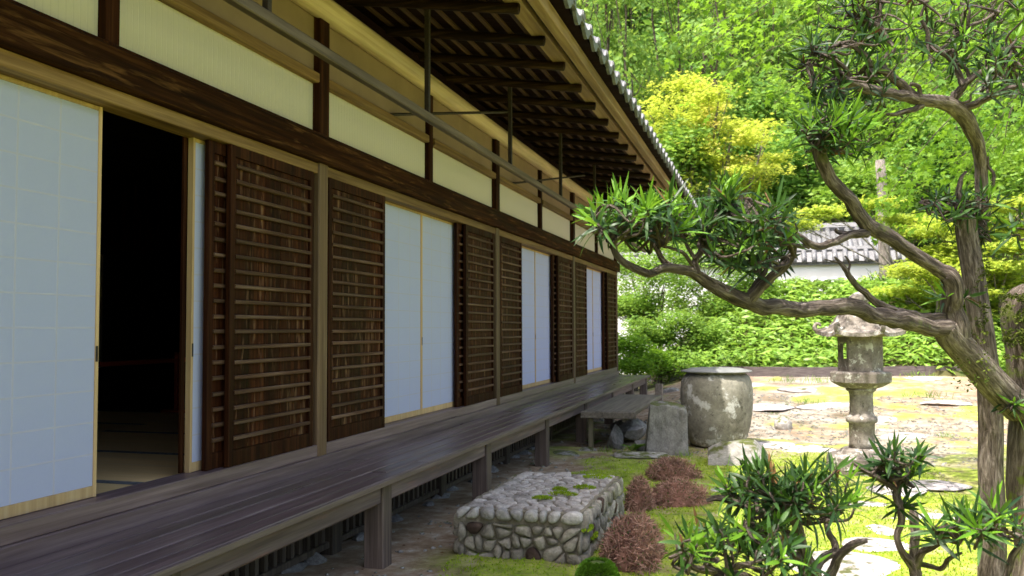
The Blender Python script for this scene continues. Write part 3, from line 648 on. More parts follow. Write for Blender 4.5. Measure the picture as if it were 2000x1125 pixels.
a = PY(1228, 812, 11.2); rock('boulder', RG[0], 'dark grey boulder under the outer end of the step bench', 'boulder', x=a[0], y=11.5, z=.17, s=(.26, .3, .2), rz=.4)
a = PY(1203, 858, 10.6); rock('boulder', RG[1], 'blue-grey upright stone right behind the bench leg', 'boulder', x=a[0] - .02, y=10.7, z=.10, s=(.13, .14, .20), rz=1)
a = PY(1238, 846, 10.9); rock('boulder', RG[2], 'small dark wedge stone between the standing rock and blue-grey stone', 'boulder', x=a[0], y=11.0, z=.16, s=(.12, .14, .10), rz=2)
a = PY(1253, 870, 10.5); rock('boulder', RG[3], 'low grey stone beside the fern', 'boulder', x=a[0], y=10.6, z=.05, s=(.13, .13, .13), rz=2)
a = PY(1440, 900, 9.5); rock('boulder', RK[1], 'broad rounded boulder in front of the big stone pot', 'boulder', x=a[0] + .02, y=9.75, z=.06, s=(.42, .34, .22), rz=.3)
a = PZ(1253, 890, .03); rock('flat_stone', rock_mesh('rock', M['rock'], 33, 3, .12, 1, 1.4, 8), 'long flat stone lying in front of the fern', 'stone', x=a[0], y=a[1], z=.02, s=(.33, .2, .075), rz=-.1)
a = PZ(1140, 884, .0); rock('flat_stone', RK[3], 'small flat footing stone under the bench leg', 'stone', x=a[0], y=a[1] + .15, z=.0, s=(.17, .15, .05))
a = PZ(1115, 890, .0); rock('flat_stone', RK[4], 'pale flat slab beside the veranda post behind the platform', 'stone', x=a[0] - .1, y=a[1] + .1, z=-.01, s=(.26, .3, .05))
a = PZ(1505, 950, .0); rock('flat_stone', RF[5], 'thin pale stone at the edge of the red-brown azaleas', 'stone', x=a[0] - .45, y=a[1] - .4, z=.0, s=(.14, .1, .035))
stones = [(1650, 1098, .30, .20, 'large mottled stepping stone behind the stem of the clipped bush'), (1735, 1062, .26, .13, 'stepping stone second from the bottom of the frame'), (1722, 1034, .17, .09, 'small rounded stepping stone in the row toward the lantern'), (1800, 1012, .28, .13, 'stepping stone beside the thin pruned stem'), (1705, 988, .22, .09, 'narrow stepping stone at the foot of the lantern row'), (1745, 958, .26, .17, 'broad stepping stone to the garden side of the lantern base'), (1830, 946, .26, .16, 'pale stepping stone near the withered twig'), (1520, 1072, .2, .12, 'stepping stone hidden among the strap leaves of the bush')]
for i, (u, v, sx, sy, lb) in enumerate(stones):
    a = PZ(u, v, .03); rock('stepping_stone', RF[i % 6], lb, 'stepping stone', x=a[0], y=a[1], z=.012, s=(sx * 1.05, sy * 1.6, .042), rz=.3 * math.sin(i * 3), group='stepping stones across the moss')
a = PZ(1528, 838, .03); rock('short_stone_post', rock_mesh('rock', M['rock'], 34, 3, .08, 1, 1.5, 6), 'short upright stone on sunlit sand between pot and lantern', 'stone', x=a[0], y=a[1], z=.08, s=(.13, .12, .17))
farst = [(1500, 800, .5), (1560, 782, .4), (1610, 800, .5), (1470, 775, .35), (1800, 770, .4), (1850, 800, .4), (1580, 860, .35), (1500, 848, .4), (1760, 838, .28), (1720, 815, .35)]
flb = ['flat pale stone half sunk in sand right of the pot', 'flat stone in the sand farther behind the short stone', 'flat stone in the sand just left of the lantern shaft', 'flat stone beside the rim of the pot', 'flat stone in shaded soil right of the lantern platform', 'low stone in the soil near the leaning trunk', 'flat stone below the short upright stone', 'thin slab in the sand just right of the pot base', 'mossy low stone right of the lantern collar', 'low flat stone right of the lantern shaft']
for i, (u, v, s) in enumerate(farst):
    a = PZ(u, v, .12); rock('flat_stone', RF[i % 6], flb[i], 'stone', x=a[0], y=a[1], z=float(gz(a[0], a[1])) - .01, s=(s * .8, s, .06), rz=i, group='flat stones in the sand')
bk = [(1235, 720, 17.6, .42, 'grey'), (1285, 742, 16.8, .3, 'grey'), (1330, 738, 18.2, .3, 'pale'), (1310, 765, 15.5, .28, 'low'), (1250, 565, 21.5, .35, ''), (1225, 640, 20.5, .32, ''), (1262, 628, 20.8, .34, ''), (1390, 642, 20.5, .5, ''), (1245, 612, 21.0, .22, ''), (1370, 770, 15.0, .3, '')]
blb = ['mossy rock just past the end of the veranda', 'pale tilted rock beyond the far end of the veranda', 'pale rock behind the rim of the pot', 'low rock to the left of the pot lid', 'rounded rock high on the planted bank', 'rounded rock on the bank near the building corner', 'pale rounded rock on the bank beneath the shrubs', 'broad pale rock on the bank above the bamboo grass', 'small dark rock on the bank between shrubs', 'flat sunlit stone just left of the pot']
def surf(x, y): return float(mound(x, y)) if y > 19.6 else float(gz(x, y))
def mound(x, y): return gz(x, y) + 1.75 * sstep(19.9, 23.8, y + .35 * np.sin(x * 1.3)) * sstep(.6, 3.2, x + (y - 20) * .25) * (1 - .18 * sstep(5, 8, x))
def hit(u, v):
    for D in np.arange(4, 40, .1):
        q = P(u, v, D)
        if q[2] < surf(q[0], q[1]): return q
    return q
for i, (u, v, Y, s, _) in enumerate(bk):
    a = hit(u, v); Y = a[1]; s = s * Y / 19
    if Y > 30: continue
    rock('bank_rock', (RK + RG)[i % 10], blb[i], 'rock', x=a[0], y=Y, z=a[2] - s * .12, s=(s, s * .8, s * .6), rz=i * 1.3, group='rocks on the bank past the veranda')
for i in range(26):
    y = 3.6 + i * .30 + random.uniform(-.08, .08)
    if random.random() < .2: continue
    rock('footing_stone', RG[i % 4], 'rough footing stone under the bottom rail of the veranda grille', 'stone', x=.06 + random.uniform(-.02, .06), y=y, z=.0, s=(random.uniform(.06, .09), random.uniform(.07, .13), random.uniform(.05, .075)), rz=random.uniform(-.3, .3), group='footing stones under the grille')

# ------------------------------------------------------------------ step bench, pot, lantern
SB = empty('step_bench', (.95, 12.0, 0), 'weathered low wooden step bench set against the veranda edge', 'bench')
part('board', MB().box(.64, 1.27, 10.55, 13.3, .40, .455, .012), M['bench'], SB)
part('edge_batten', MB().box(.635, 1.275, 10.50, 10.548, .37, .452, .008), M['bench'], SB)
for x, y in ((.70, 10.62), (1.10, 11.4), (.70, 13.1), (1.15, 13.1)): part('leg', MB().box(x, x + .055, y, y + .055, -.02, .399, .004), M['bench_leg'], SB)
part('side_rail', MB().box(1.12, 1.16, 10.56, 13.25, .33, .399, .004), M['bench'], SB)
bp = empty('wooden_stake', (1.33, 13.6, 0), 'short square wooden stake behind the step bench', 'stake'); part('shaft', MB().box(1.15, 1.26, 13.5, 13.62, -.05, .60, .01), M['bench'], bp)
PT = empty('stone_pot', (2.18, 11.2, 0), 'large lichen-spotted stone water pot with flat metal lid', 'pot')
prof = [(.30, .0), (.325, .02), (.37, .12), (.405, .25), (.43, .42), (.44, .56), (.437, .68), (.425, .77), (.40, .83), (.365, .86), (.34, .865)]
part('body', MB().lathe([(r * .99, z + .02) for r, z in prof], (2.18, 11.2, 0), 48), M['pot_stone'], PT, True)
lid = MB()
lid.lathe([(.05, .94), (.30, .932), (.425, .905), (.432, .912), (.425, .92), (.30, .95), (.02, .962)], (2.18, 11.2, 0), 40)
part('lid', lid, M['metal_lid'], PT, True); part('rim', MB().lathe([(.33, .88), (.345, .875), (.345, .915), (.32, .918)], (2.18, 11.2, 0), 40), M['pot_stone'], PT, True)
LX, LY = 3.68, 9.5; LG = empty('stone_lantern', (LX, LY, 0), 'weathered hexagonal stone lantern with curled roof corners', 'lantern')
hexr = .95
part('base', MB().lathe([(.335, -.03), (.345, .06), (.335, .165), (.30, .19), (.22, .19), (.205, .23), (.17, .25)], (LX, LY, 0), 24), M['lantern_stone'], LG, False)
part('shaft', MB().lathe([(.127, .245), (.12, .30), (.122, .49), (.148, .505), (.152, .53), (.148, .555), (.122, .57), (.112, .60), (.11, .76), (.118, .80), (.142, .815), (.145, .835)], (LX, LY, 0), 24), M['lantern_stone'], LG, True)
part('platform', MB().lathe([(.15, .835), (.20, .85), (.262, .885), (.285, .90), (.288, .985), (.275, 1.0), (.22, 1.005)], (LX, LY, 0), 6, ph=hexr), M['lantern_stone'], LG)
# fire box: six slab faces, one with a square window
hx = [(LX + .21 * math.cos(hexr + k * math.pi / 3), LY + .21 * math.sin(hexr + k * math.pi / 3)) for k in range(6)]
def face_slab(mb, a, b, z0, z1, win):
    ctr = np.array([LX, LY]); a, b = np.array(a), np.array(b); ai, bi = ctr + (a - ctr) * .84, ctr + (b - ctr) * .84
    def quad(p, q, pi, qi, c0, c1): mb.add([(*p, c0), (*q, c0), (*q, c1), (*p, c1), (*pi, c0), (*qi, c0), (*qi, c1), (*pi, c1)], [(0, 1, 2, 3), (5, 4, 7, 6), (4, 0, 3, 7), (1, 5, 6, 2), (3, 2, 6, 7), (4, 5, 1, 0)])
    if not win: quad(a, b, ai, bi, z0, z1); return
    L = lambda t: a + (b - a) * t; Li = lambda t: ai + (bi - ai) * t
    quad(L(0), L(.2), Li(0), Li(.2), z0, z1); quad(L(.8), L(1), Li(.8), Li(1), z0, z1); quad(L(.2), L(.8), Li(.2), Li(.8), z0, z0 + .12); quad(L(.2), L(.8), Li(.2), Li(.8), z1 - .055, z1)
fb = MB()
for k in range(6):
    a, b = hx[k], hx[(k + 1) % 6]; mid = (np.array(a) + np.array(b)) / 2 - [LX, LY]; face_slab(fb, a, b, 1.0055, 1.345, mid[0] < -.1 or mid[0] > .1 and mid[1] > .05)
part('fire_box', fb, M['lantern_stone'], LG)
rf = MB(); N = 6; rows = [(.16, 1.61, 0), (.20, 1.585, 0), (.25, 1.50, 0), (.32, 1.425, .0), (.395, 1.385, .035), (.40, 1.35, .03), (.30, 1.347, 0), (.1, 1.347, 0)]
vs = []; per = 6
for r, z, lift in rows:
    for k in range(6):
        for j in range(per):
            t = j / per; a0 = hexr + k * math.pi / 3; p0 = np.array([math.cos(a0), math.sin(a0)]); p1 = np.array([math.cos(a0 + math.pi / 3), math.sin(a0 + math.pi / 3)]); p = p0 + (p1 - p0) * t
            cl = abs(2 * t - 1) ** 3; vs.append((LX + p[0] * r * (1 + .06 * cl * (lift > 0)), LY + p[1] * r * (1 + .06 * cl * (lift > 0)), z + lift * cl))
n = 36; rf.add(vs, [(i * n + j, (i + 1) * n + j, (i + 1) * n + (j + 1) % n, i * n + (j + 1) % n) for i in range(len(rows) - 1) for j in range(n)] + [tuple(range(n))])
RFo = part('roof', rf, M['lantern_stone'], LG)
for k in range(6):
    a0 = hexr + k * math.pi / 3; d = np.array([math.cos(a0), math.sin(a0)]); c = np.array([LX, LY])
    pts = [(*(c + d * r), z) for r, z in ((.30, 1.435), (.36, 1.405), (.405, 1.405), (.425, 1.44), (.41, 1.475), (.378, 1.472), (.372, 1.45))]
    part('corner_curl', MB().tube(pts, [.022, .023, .024, .022, .018, .015, .011], 8, 3), M['lantern_stone'], RFo, True)
part('finial', MB().lathe([(.13, 1.60), (.15, 1.615), (.15, 1.635), (.10, 1.645), (.07, 1.65), (.066, 1.675), (.094, 1.69), (.102, 1.72), (.088, 1.752), (.05, 1.778), (.012, 1.795)], (LX, LY, 0), 20), M['lantern_stone'], LG, True)
# ------------------------------------------------------------------ leaf scattering
def frames(n_dir, n_up):
    d = unit(n_dir); s = unit(np.cross(n_up, d)); u = np.cross(d, s); return d, s, u
def place(tv, tf, pos, d, s, u, size, width=None):
    tv = np.array(tv, float); width = size if width is None else width
    V = pos[:, None, :] + tv[None, :, 0, None] * (d * size[:, None])[:, None, :] + tv[None, :, 1, None] * (s * width[:, None])[:, None, :] + tv[None, :, 2, None] * (u * size[:, None])[:, None, :]
    F = np.array(tf)[None] + (np.arange(len(pos)) * len(tv))[:, None, None]
    return V.reshape(-1, 3), F.reshape(-1, 3)
T_LEAF = ([(0, 0, 0), (.45, -.26, .05), (1, 0, -.04), (.45, .26, .05)], [(0, 1, 2), (0, 2, 3)])
T_LONG = ([(0, 0, 0), (.3, -.10, .05), (.3, .10, .05), (.65, -.09, .04), (.65, .09, .04), (1, 0, -.06)], [(0, 1, 2), (1, 3, 2), (2, 3, 4), (3, 5, 4)])
def star(l=5):
    v = [(.12, 0, 0)]; ang = np.linspace(-2.1, 2.1, l); o = []
    for i, a in enumerate(ang):
        R = 1.0 - .16 * abs(a); o.append((.12 + R * math.cos(a) * .8, R * math.sin(a) * .8, -.06))
        if i < l - 1: b = (a + ang[i + 1]) / 2; o.append((.12 + .30 * math.cos(b), .30 * math.sin(b), .02))
    v += [(-.12, -.1, 0)] + o + [(-.12, .1, 0)]; n = len(v) - 1
    return v, [(0, i, i + 1) for i in range(1, n)] + [(0, n, 1)]
T_STAR = star(5)
def rdir(n, zlo=-.4, zhi=.4):
    a = RNG.uniform(0, 2 * np.pi, n); z = RNG.uniform(zlo, zhi, n); return unit(np.stack([np.cos(a), np.sin(a), z], -1))
def crown_points(lobes, n, k, spread, shell=.55):
    vol = np.array([l[1][0] * l[1][1] * l[1][2] for l in lobes]) ** .7; pick = RNG.choice(len(lobes), n, p=vol / vol.sum())
    c = np.array([l[0] for l in lobes], float)[pick]; r = np.array([l[1] for l in lobes], float)[pick]
    q = (shell + (1 - shell) * RNG.random(n)) ; cc = c + rdir(n, -.9, 1.0) * r * q[:, None]
    sp = np.array(spread if hasattr(spread, '__len__') else [spread] * 3); pts = np.repeat(cc, k, 0) + RNG.normal(0, 1, (n * k, 3)) * sp
    return cc, pts
def leafmesh(name, mat, tmpl, pts, size, tilt=.5, droop=-.2, parent=None, flat=.8):
    n = len(pts); d = rdir(n, droop - .35, droop + .35); up = unit(np.stack([RNG.normal(0, tilt, n), RNG.normal(0, tilt, n), np.ones(n) * flat], -1))
    V, F = place(*tmpl, pts, *frames(d, up), RNG.uniform(size * .65, size * 1.25, n)); return np_mesh(name, V, F, mat)
def tree(name, label, base, trunk_r, lobes, mat, n, k, spread, size, tmpl=T_LEAF, bmat='bark_dark', group=None, tilt=.6, droop=-.2, fork=.45, cat='tree', shell=.55, sides=8, every=1):
    base = np.array(base, float); e = empty(name, base, label, cat, group); rg = np.random.default_rng(int(abs(base[0] * 131 + base[1] * 17 + base[2] * 7)))
    top = np.mean([l[0] for l in lobes], 0); f = base + (top - base) * fork + np.array([rg.normal(0, .1), rg.normal(0, .1), 0])
    mb = MB(); mb.tube([base - [0, 0, .3], base + (f - base) * .5 + rg.normal(0, trunk_r, 3) * [1, 1, 0], f], [trunk_r * 1.25, trunk_r, trunk_r * .75], sides, 4, .06, 3); part('trunk', mb, M[bmat], e, True)
    bb = MB()
    for i, l in enumerate(lobes):
        if i % every: continue
        c = np.array(l[0], float); m = (f + c) / 2 + rg.normal(0, .12, 3) * np.linalg.norm(c - f) * .5; bb.tube([f - (f - base) * .08 * rg.random(), m, c], [trunk_r * .5, trunk_r * .3, trunk_r * .1], 6, 4, .08, i)
        for q in range(3):
            t = c + unit(rg.normal(0, 1, 3)) * np.array(l[1]) * .75; bb.tube([m + (c - m) * rg.random() * .8, (m + t) / 2 + rg.normal(0, .05, 3), t], [trunk_r * .18, trunk_r * .12, trunk_r * .05], 5, 3, .08, i * 9 + q)
    part('branches', bb, M[bmat], e, True)
    cc, pts = crown_points(lobes, n, k, spread, shell)
    obj('crown', leafmesh('crown', M[mat], tmpl, pts, size, tilt, droop), e); return e

# ------------------------------------------------------------------ bamboo grass bank, edging, wall, gate
def mound(x, y): return gz(x, y) + 1.75 * sstep(19.9, 23.8, y + .35 * np.sin(x * 1.3)) * sstep(.6, 3.2, x + (y - 20) * .25) * (1 - .18 * sstep(5, 8, x))
def build_bank():
    xs = np.linspace(-3.5, 11, 90); ys = np.linspace(19.6, 27, 60); X, Y = np.meshgrid(xs, ys); Z = mound(X, Y) + .02 + (vnoise(X * 3, Y * 3) - .5) * .1 - .5 * (1 - sstep(19.6, 20.1, Y))
    V = np.stack([X, Y, Z], -1).reshape(-1, 3); nx = len(xs); i = np.arange(nx - 1)[None] + nx * np.arange(len(ys) - 1)[:, None]; F = np.stack([i, i + 1, i + nx + 1, i + nx], -1).reshape(-1, 4)
    t = NT('bank_soil'); g = t.n('ShaderNodeNewGeometry').outputs['Position']; m = t.done(t.bsdf(t.ramp(t.noise(g, 3, 6), [(.3, (.05, .04, .02)), (.5, (.09, .085, .035)), (.7, (.06, .09, .025))]), .95, None, .1))
    tag(obj('planted_bank', np_mesh('planted_bank', V, F, m, True)), label='soil bank rising behind the sand garden', kind='structure')
    n = 20000; x = RNG.uniform(.9, 10.5, n); y = 20.05 + RNG.random(n) ** .9 * 5.0; k = RNG.random(n) < sstep(.6, 2.2, x + (y - 20) * .45); x, y = x[k], y[k]; n = len(x)
    pts = np.stack([x, y, mound(x, y) + RNG.uniform(.06, .50, n) * (.7 + .6 * vnoise(x * 1.7, y * 1.7))], -1); d = rdir(n, -.7, .25); d[:, 1] -= .35
    up = unit(np.stack([RNG.normal(0, .45, n), RNG.normal(-.35, .45, n), np.ones(n) * .8], -1)); V, F = place(*T_LONG, pts, *frames(d, up), RNG.uniform(.16, .30, n), RNG.uniform(.20, .36, n))
    tag(obj('bamboo_grass', np_mesh('bamboo_grass', V, F, M['sasa'])), label='dense bright bamboo grass covering the bank behind the lantern', kind='stuff')
build_bank()
t = NT('dark_edging'); ED = t.done(t.bsdf(t.ramp(t.noise(t.coords((3, 3, 20)), 2, 4), [(.3, (.07, .055, .055)), (.7, (.15, .125, .12))]), .8))
ed = MB(); pts = []
for x in np.linspace(1.5, 8.5, 40): pts.append((x, 19.75 - .35 * math.sin((x - 1.5) * .9) * (1 if x < 6 else .3) + .06 * (x - 4) ** 2 * (x > 6)))
for (x0, y0), (x1, y1) in zip(pts[:-1], pts[1:]):
    z0, z1 = float(gz(x0, y0)), float(gz(x1, y1)); ed.add([(x0, y0, z0 - .1), (x1, y1, z1 - .1), (x1, y1, z1 + .20), (x0, y0, z0 + .20), (x0, y0 + .05, z0 - .1), (x1, y1 + .05, z1 - .1), (x1, y1 + .05, z1 + .20), (x0, y0 + .05, z0 + .20)], [(0, 1, 2, 3), (5, 4, 7, 6), (3, 2, 6, 7)])
obj('garden_edging', ed.mesh('garden_edging', ED), None, label='dark curved edging strip along the foot of the bamboo grass', cat='edging')
WL = empty('garden_wall', (3, 28, 1), 'white plastered garden wall with grey tiled cap behind the bamboo grass', 'wall')
part('wall', MB().box(-7, 6.9, 28, 28.3, -.5, 3.30), M['white_plaster'], WL)
part('cap_base', MB().box(-7, 6.95, 27.88, 28.42, 3.301, 3.38), M['tile'], WL)
cp = MB()
for s in (-1, 1):
    for i in range(43):
        x = -7 + i * .32; cp.add([(x, 28.15 + s * .34, 3.385), (x + .32, 28.15 + s * .34, 3.385), (x + .32, 28.15 + s * .05, 3.72), (x, 28.15 + s * .05, 3.72)], [(0, 1, 2, 3) if s < 0 else (3, 2, 1, 0)])
part('cap_slope', cp, M['tile'], WL)
rt = MB().tube([(0, 27.78, 3.40), (0, 28.12, 3.76)], .075, 8, 1).mesh('cap_tile', M['tile'], True)
for i in range(26): obj('cap_tile', rt, WL, T(-.5 + i * .29, 0, 0))
part('cap_ridge', MB().tube([(-7, 28.15, 3.76), (6.9, 28.15, 3.76)], .10, 8, 1), M['tile'], WL)
GT = empty('temple_gate', (5.3, 31, 1), 'tiled temple gate roof with dark posts behind the white wall', 'gate')
for x in (4.2, 5.95): part('post', MB().box(x - .16, x + .16, 30.9, 31.2, .5, 3.9), M['wood_dark'], GT)
part('door_panel', MB().box(4.37, 5.78, 31.0, 31.06, .5, 3.49), M['red_rail'], GT)
part('lintel', MB().box(3.8, 6.3, 30.92, 31.18, 3.5, 3.78), M['wood_dark'], GT)
gr = MB()
for s in (-1, 1): gr.add([(3.7, 31 + s * 1.7, 3.82), (6.4, 31 + s * 1.7, 3.82), (6.4, 31, 4.65), (3.7, 31, 4.65), (3.7, 31 + s * 1.7, 3.74), (6.4, 31 + s * 1.7, 3.74)], [(0, 1, 2, 3) if s < 0 else (3, 2, 1, 0), (4, 5, 1, 0)])
GR = part('roof', gr, M['tile'], GT)
rt2 = MB().tube([(0, 29.28, 3.84), (0, 31.0, 4.70)], .085, 8, 1).mesh('roof_tile', M['tile'], True)
for i in range(9): obj('roof_tile', rt2, GR, T(3.8 + i * .30, 0, 0))
part('ridge', MB().tube([(3.6, 31, 4.72), (6.5, 31, 4.72)], .16, 8, 1), M['tile'], GR)
a = PY(1726, 520, 26.5); po = empty('timber_pole', (a[0], 26.5, 1), 'tall grey weathered timber pole in front of the white wall', 'pole')
part('shaft', MB().tube([(a[0], 26.5, 1.0), (a[0] + .03, 26.5, 4), (a[0] - .03, 26.5, 6.1)], [.17, .16, .13], 10, 3, .03), M['bark_grey'], po, True)

# ------------------------------------------------------------------ background trees
def lob(u, v, Y, ru, rv, ry=None):
    p = PY(u, v, Y); k = Y / FPX; return (p, (ru * k, (ry if ry else ru * k * .8), rv * k))
def gbase(x, y): return (x, y, float(mound(x, y)) if 19.6 < y < 27 else float(gz(x, y)))
# tall conifers on the hillside
con = [(1190, 33, .15, 'tall pale-green conifer rising just above the tiled eave corner'), (1345, 36, .15, 'tall conifer behind the yellow maple'), (1480, 39, .15, 'conifer between the yellow maple and the near maple branches'), (1090, 38, .15, 'conifer half hidden behind the roof edge'), (1620, 41, .15, 'conifer seen through the upper strap-leaf crown'), (1760, 38, .15, 'conifer behind the timber pole'), (1140, 44, .15, 'conifer standing second from the roof edge, higher on the hillside'), (1250, 46, .15, 'conifer high on the hillside above the yellow maple'), (1410, 47, .15, 'tall conifer high up between the two pale conifers'), (1900, 40, .15, 'conifer behind the bare upper fork of the pruned tree')]
for i, (u, Y, r, lb) in enumerate(con):
    x = PY(u, 300, Y)[0]; b = gbase(x, Y); H = 19 + 2 * math.sin(i * 2.3); L = []
    for j in range(15):
        t = j / 14; rr = (2.9 - 2.0 * t) * (1 + .15 * math.sin(j * 2.1 + i)); a_ = j * 2.4 + i; L.append(((x + math.cos(a_) * rr * .55, Y + math.sin(a_) * rr * .55, b[2] + 2.0 + t * (H - 3.0)), (rr * .75, rr * .75, .75)))
    tree('conifer_tree', lb, b, r, L, 'conifer', 800, 16, (.24, .24, .30), .24, T_LEAF, 'bark_dark', 'conifers on the hillside', 1.1, -.75, .55, shell=.35)
# broad hillside wood
def forest():
    n = 5200; x = RNG.uniform(-26, 34, n); y = RNG.uniform(42, 70, n); z = gz(x, y) + RNG.uniform(.5, 12, n) * (.5 + vnoise(x * .25, y * .25)); c = np.stack([x, y, z], -1)
    pts = np.repeat(c, 20, 0) + RNG.normal(0, .6, (n * 20, 3)); tag(obj('hillside_wood', leafmesh('hillside_wood', M['forest'], T_LEAF, pts, .46, .9, -.2)), label='dense green wood covering the hillside', kind='stuff')
forest()
def dome_trees():
    spec = [(1560, 330, 34, 95, 80, 'forest', 'leafy tree with bright round crown left of the timber pole'), (1660, 380, 33, 80, 55, 'shrub', 'bushy tree over the gate roof'), (1500, 250, 37, 90, 110, 'forest', 'tall leafy tree behind the yellow maple crown'), (1310, 330, 31, 70, 90, 'shrub', 'dark leafy tree behind the lower yellow maple sprays'), (1850, 300, 36, 120, 130, 'forest', 'wide leafy tree behind the leaning trunk'), (1980, 380, 34, 90, 120, 'shrub', 'leafy tree at the far right beyond the moss-covered trunk')]
    for i, (u, v, Y, ru, rv, mt, lb) in enumerate(spec):
        c = PY(u, v, Y); L = [lob(u + ru * .6 * math.cos(a) * (.4 + .6 * ((i + j) % 2)), v + rv * .6 * math.sin(a), Y + math.sin(a * 2), ru * .55, rv * .45) for j, a in enumerate(np.linspace(0, 6.28, 8)[:-1])]
        tree('leafy_tree', lb, gbase(c[0], Y), .16, L, mt, 420, 14, .22, .24, T_LEAF, 'bark_dark', 'leafy trees behind the wall', .8, -.2, .55)
dome_trees()
# yellow maple with layered sprays
_yr = np.random.default_rng(8); YM = []
while len(YM) < 64:
    x, y = _yr.uniform(-1, 1, 2)
    if x * x + y * y > 1 or (x > .45 and y < -.35): continue
    YM.append((1385 + 128 * x + 18 * y, 275 + 122 * y, _yr.uniform(20, 38), _yr.uniform(7, 12)))
tree('maple_tree', 'yellow maple with orange-tinged layered sprays beyond the eave corner', gbase(*PY(1400, 500, 31.5)[:2]), .15, [lob(u, v, 31.5 + 1.4 * math.sin(u), ru, rv) for u, v, ru, rv in YM], 'maple_yellow', 760, 14, (.26, .26, .10), .13, T_STAR, 'bark_grey', None, .4, -.15, .5, shell=.2, every=6)
# shrubs and small maples on the bank past the veranda
SH = [((1260, 600, 22.5), [(1230, 480, 40, 25), (1290, 460, 50, 25), (1350, 455, 50, 25), (1230, 560, 35, 30), (1290, 590, 50, 35), (1350, 600, 50, 35), (1420, 590, 45, 35), (1440, 470, 40, 25)], 'shrub', 'wide leafy bush in front of the white wall left of the low branch'),
      ((1290, 690, 19.2), [(1270, 660, 40, 25), (1320, 700, 40, 25), (1290, 725, 40, 18), (1350, 715, 30, 18), (1250, 640, 30, 25)], 'shrub', 'dark leafy bush over the rocks past the veranda'),
      ((1270, 560, 20.5), [(1240, 520, 45, 30), (1300, 545, 50, 30), (1250, 590, 45, 25), (1310, 500, 45, 28)], 'shrub', 'small green maple against the end of the temple wall'),
      ((1390, 560, 21.5), [(1370, 505, 55, 30), (1430, 530, 50, 35), (1340, 560, 40, 30), (1400, 590, 45, 30), (1460, 500, 40, 25), (1480, 545, 35, 30)], 'shrub', 'green shrub with dark trunks behind the low pruned branch'),
      ((1240, 690, 18.3), [(1225, 675, 38, 22), (1270, 700, 35, 20), (1230, 715, 38, 18)], 'maple', 'low feathery bush just past the end of the veranda'),
      ((1330, 640, 20.0), [(1330, 630, 40, 28), (1380, 650, 35, 25), (1300, 660, 35, 20), (1350, 690, 40, 22)], 'shrub', 'dense low shrub above the pot'),
      ((1240, 620, 21.0), [(1225, 600, 30, 25), (1260, 620, 30, 20)], 'shrub', 'small pale shrub among the rocks near the building corner')]
for i, (b, L, mt, lb) in enumerate(SH):
    nsh = 760 if i == 0 else 480
    b = (b[0], b[1], b[2] + 1.6); bb = PY(*b); tree('garden_shrub', lb, (bb[0], b[2], float(mound(bb[0], b[2])) if b[2] > 19.6 else float(gz(bb[0], b[2]))), .055, [lob(u, v, b[2] + .5 * math.sin(u), ru, rv) for u, v, ru, rv in L], mt, nsh, 15, (.14, .14, .09), .085, T_LEAF, 'bark_dark', 'shrubs on the bank past the veranda', .6, -.15, .35, cat='shrub', shell=.4)
# lime-yellow maples to the right, mid distance
LM = [((1880, 480, 23.0), [(1850, 440, 60, 25), (1920, 470, 60, 25), (1980, 450, 60, 25), (1860, 510, 60, 22), (1940, 540, 60, 22), (2000, 520, 60, 22), (1800, 520, 45, 20)], 'broad lime maple filling the corner beyond the lantern, farthest of the small maples'),
      ((1830, 560, 21.6), [(1790, 530, 55, 14), (1760, 570, 45, 14), (1850, 545, 60, 14), (1830, 590, 55, 12), (1780, 605, 45, 12), (1900, 575, 50, 12), (1880, 620, 60, 12)], 'low lime-green maple behind the lantern roof'),
      ((1960, 500, 22.4), [(1960, 440, 50, 14), (1990, 480, 50, 14), (1940, 520, 45, 12), (1980, 555, 50, 14), (1990, 400, 50, 14), (1950, 600, 50, 12)], 'lime-green maple right of the mossy cut trunk'),
      ((1800, 450, 24.2), [(1800, 455, 45, 14), (1760, 430, 40, 12), (1840, 490, 40, 12), (1700, 400, 45, 12), (1600, 415, 40, 12), (1560, 440, 45, 12)], 'yellow-green maple in front of the gate')]
for i, (b, L, lb) in enumerate(LM):
    bb = PY(*b); tree('maple_tree', lb, gbase(bb[0], b[2]), .06, [lob(u, v, b[2] + .6 * math.sin(u), ru, rv) for u, v, ru, rv in L], 'maple_lime', 360, 16, (.18, .18, .05), .10, T_STAR, 'bark_grey', 'small maples beyond the lantern', .35, -.12, .4, shell=.2)
# grass clump by the wall
def grass_clump(name, c, n, L, label, mat='grass', sp=.15, cat='grass'):
    V = []; F = []
    base = np.array(c) + np.stack([RNG.normal(0, sp, n), RNG.normal(0, sp, n), np.zeros(n)], -1); d = rdir(n, 1.0, 3.0)
    V, F = place(*T_LONG, base, *frames(d, rdir(n, -.2, .2)), RNG.uniform(L * .6, L * 1.2, n), RNG.uniform(L * .18, L * .3, n)); return obj(name, np_mesh(name, V, F, M[mat]), None, label=label, cat=cat, kind='stuff')
a = PY(1765, 560, 24.5); grass_clump('tall_grass', (a[0], 24.5, float(mound(a[0], 24.5))), 150, .95, 'tall blue-green grass clump behind the lantern roof', 'grass', .35)
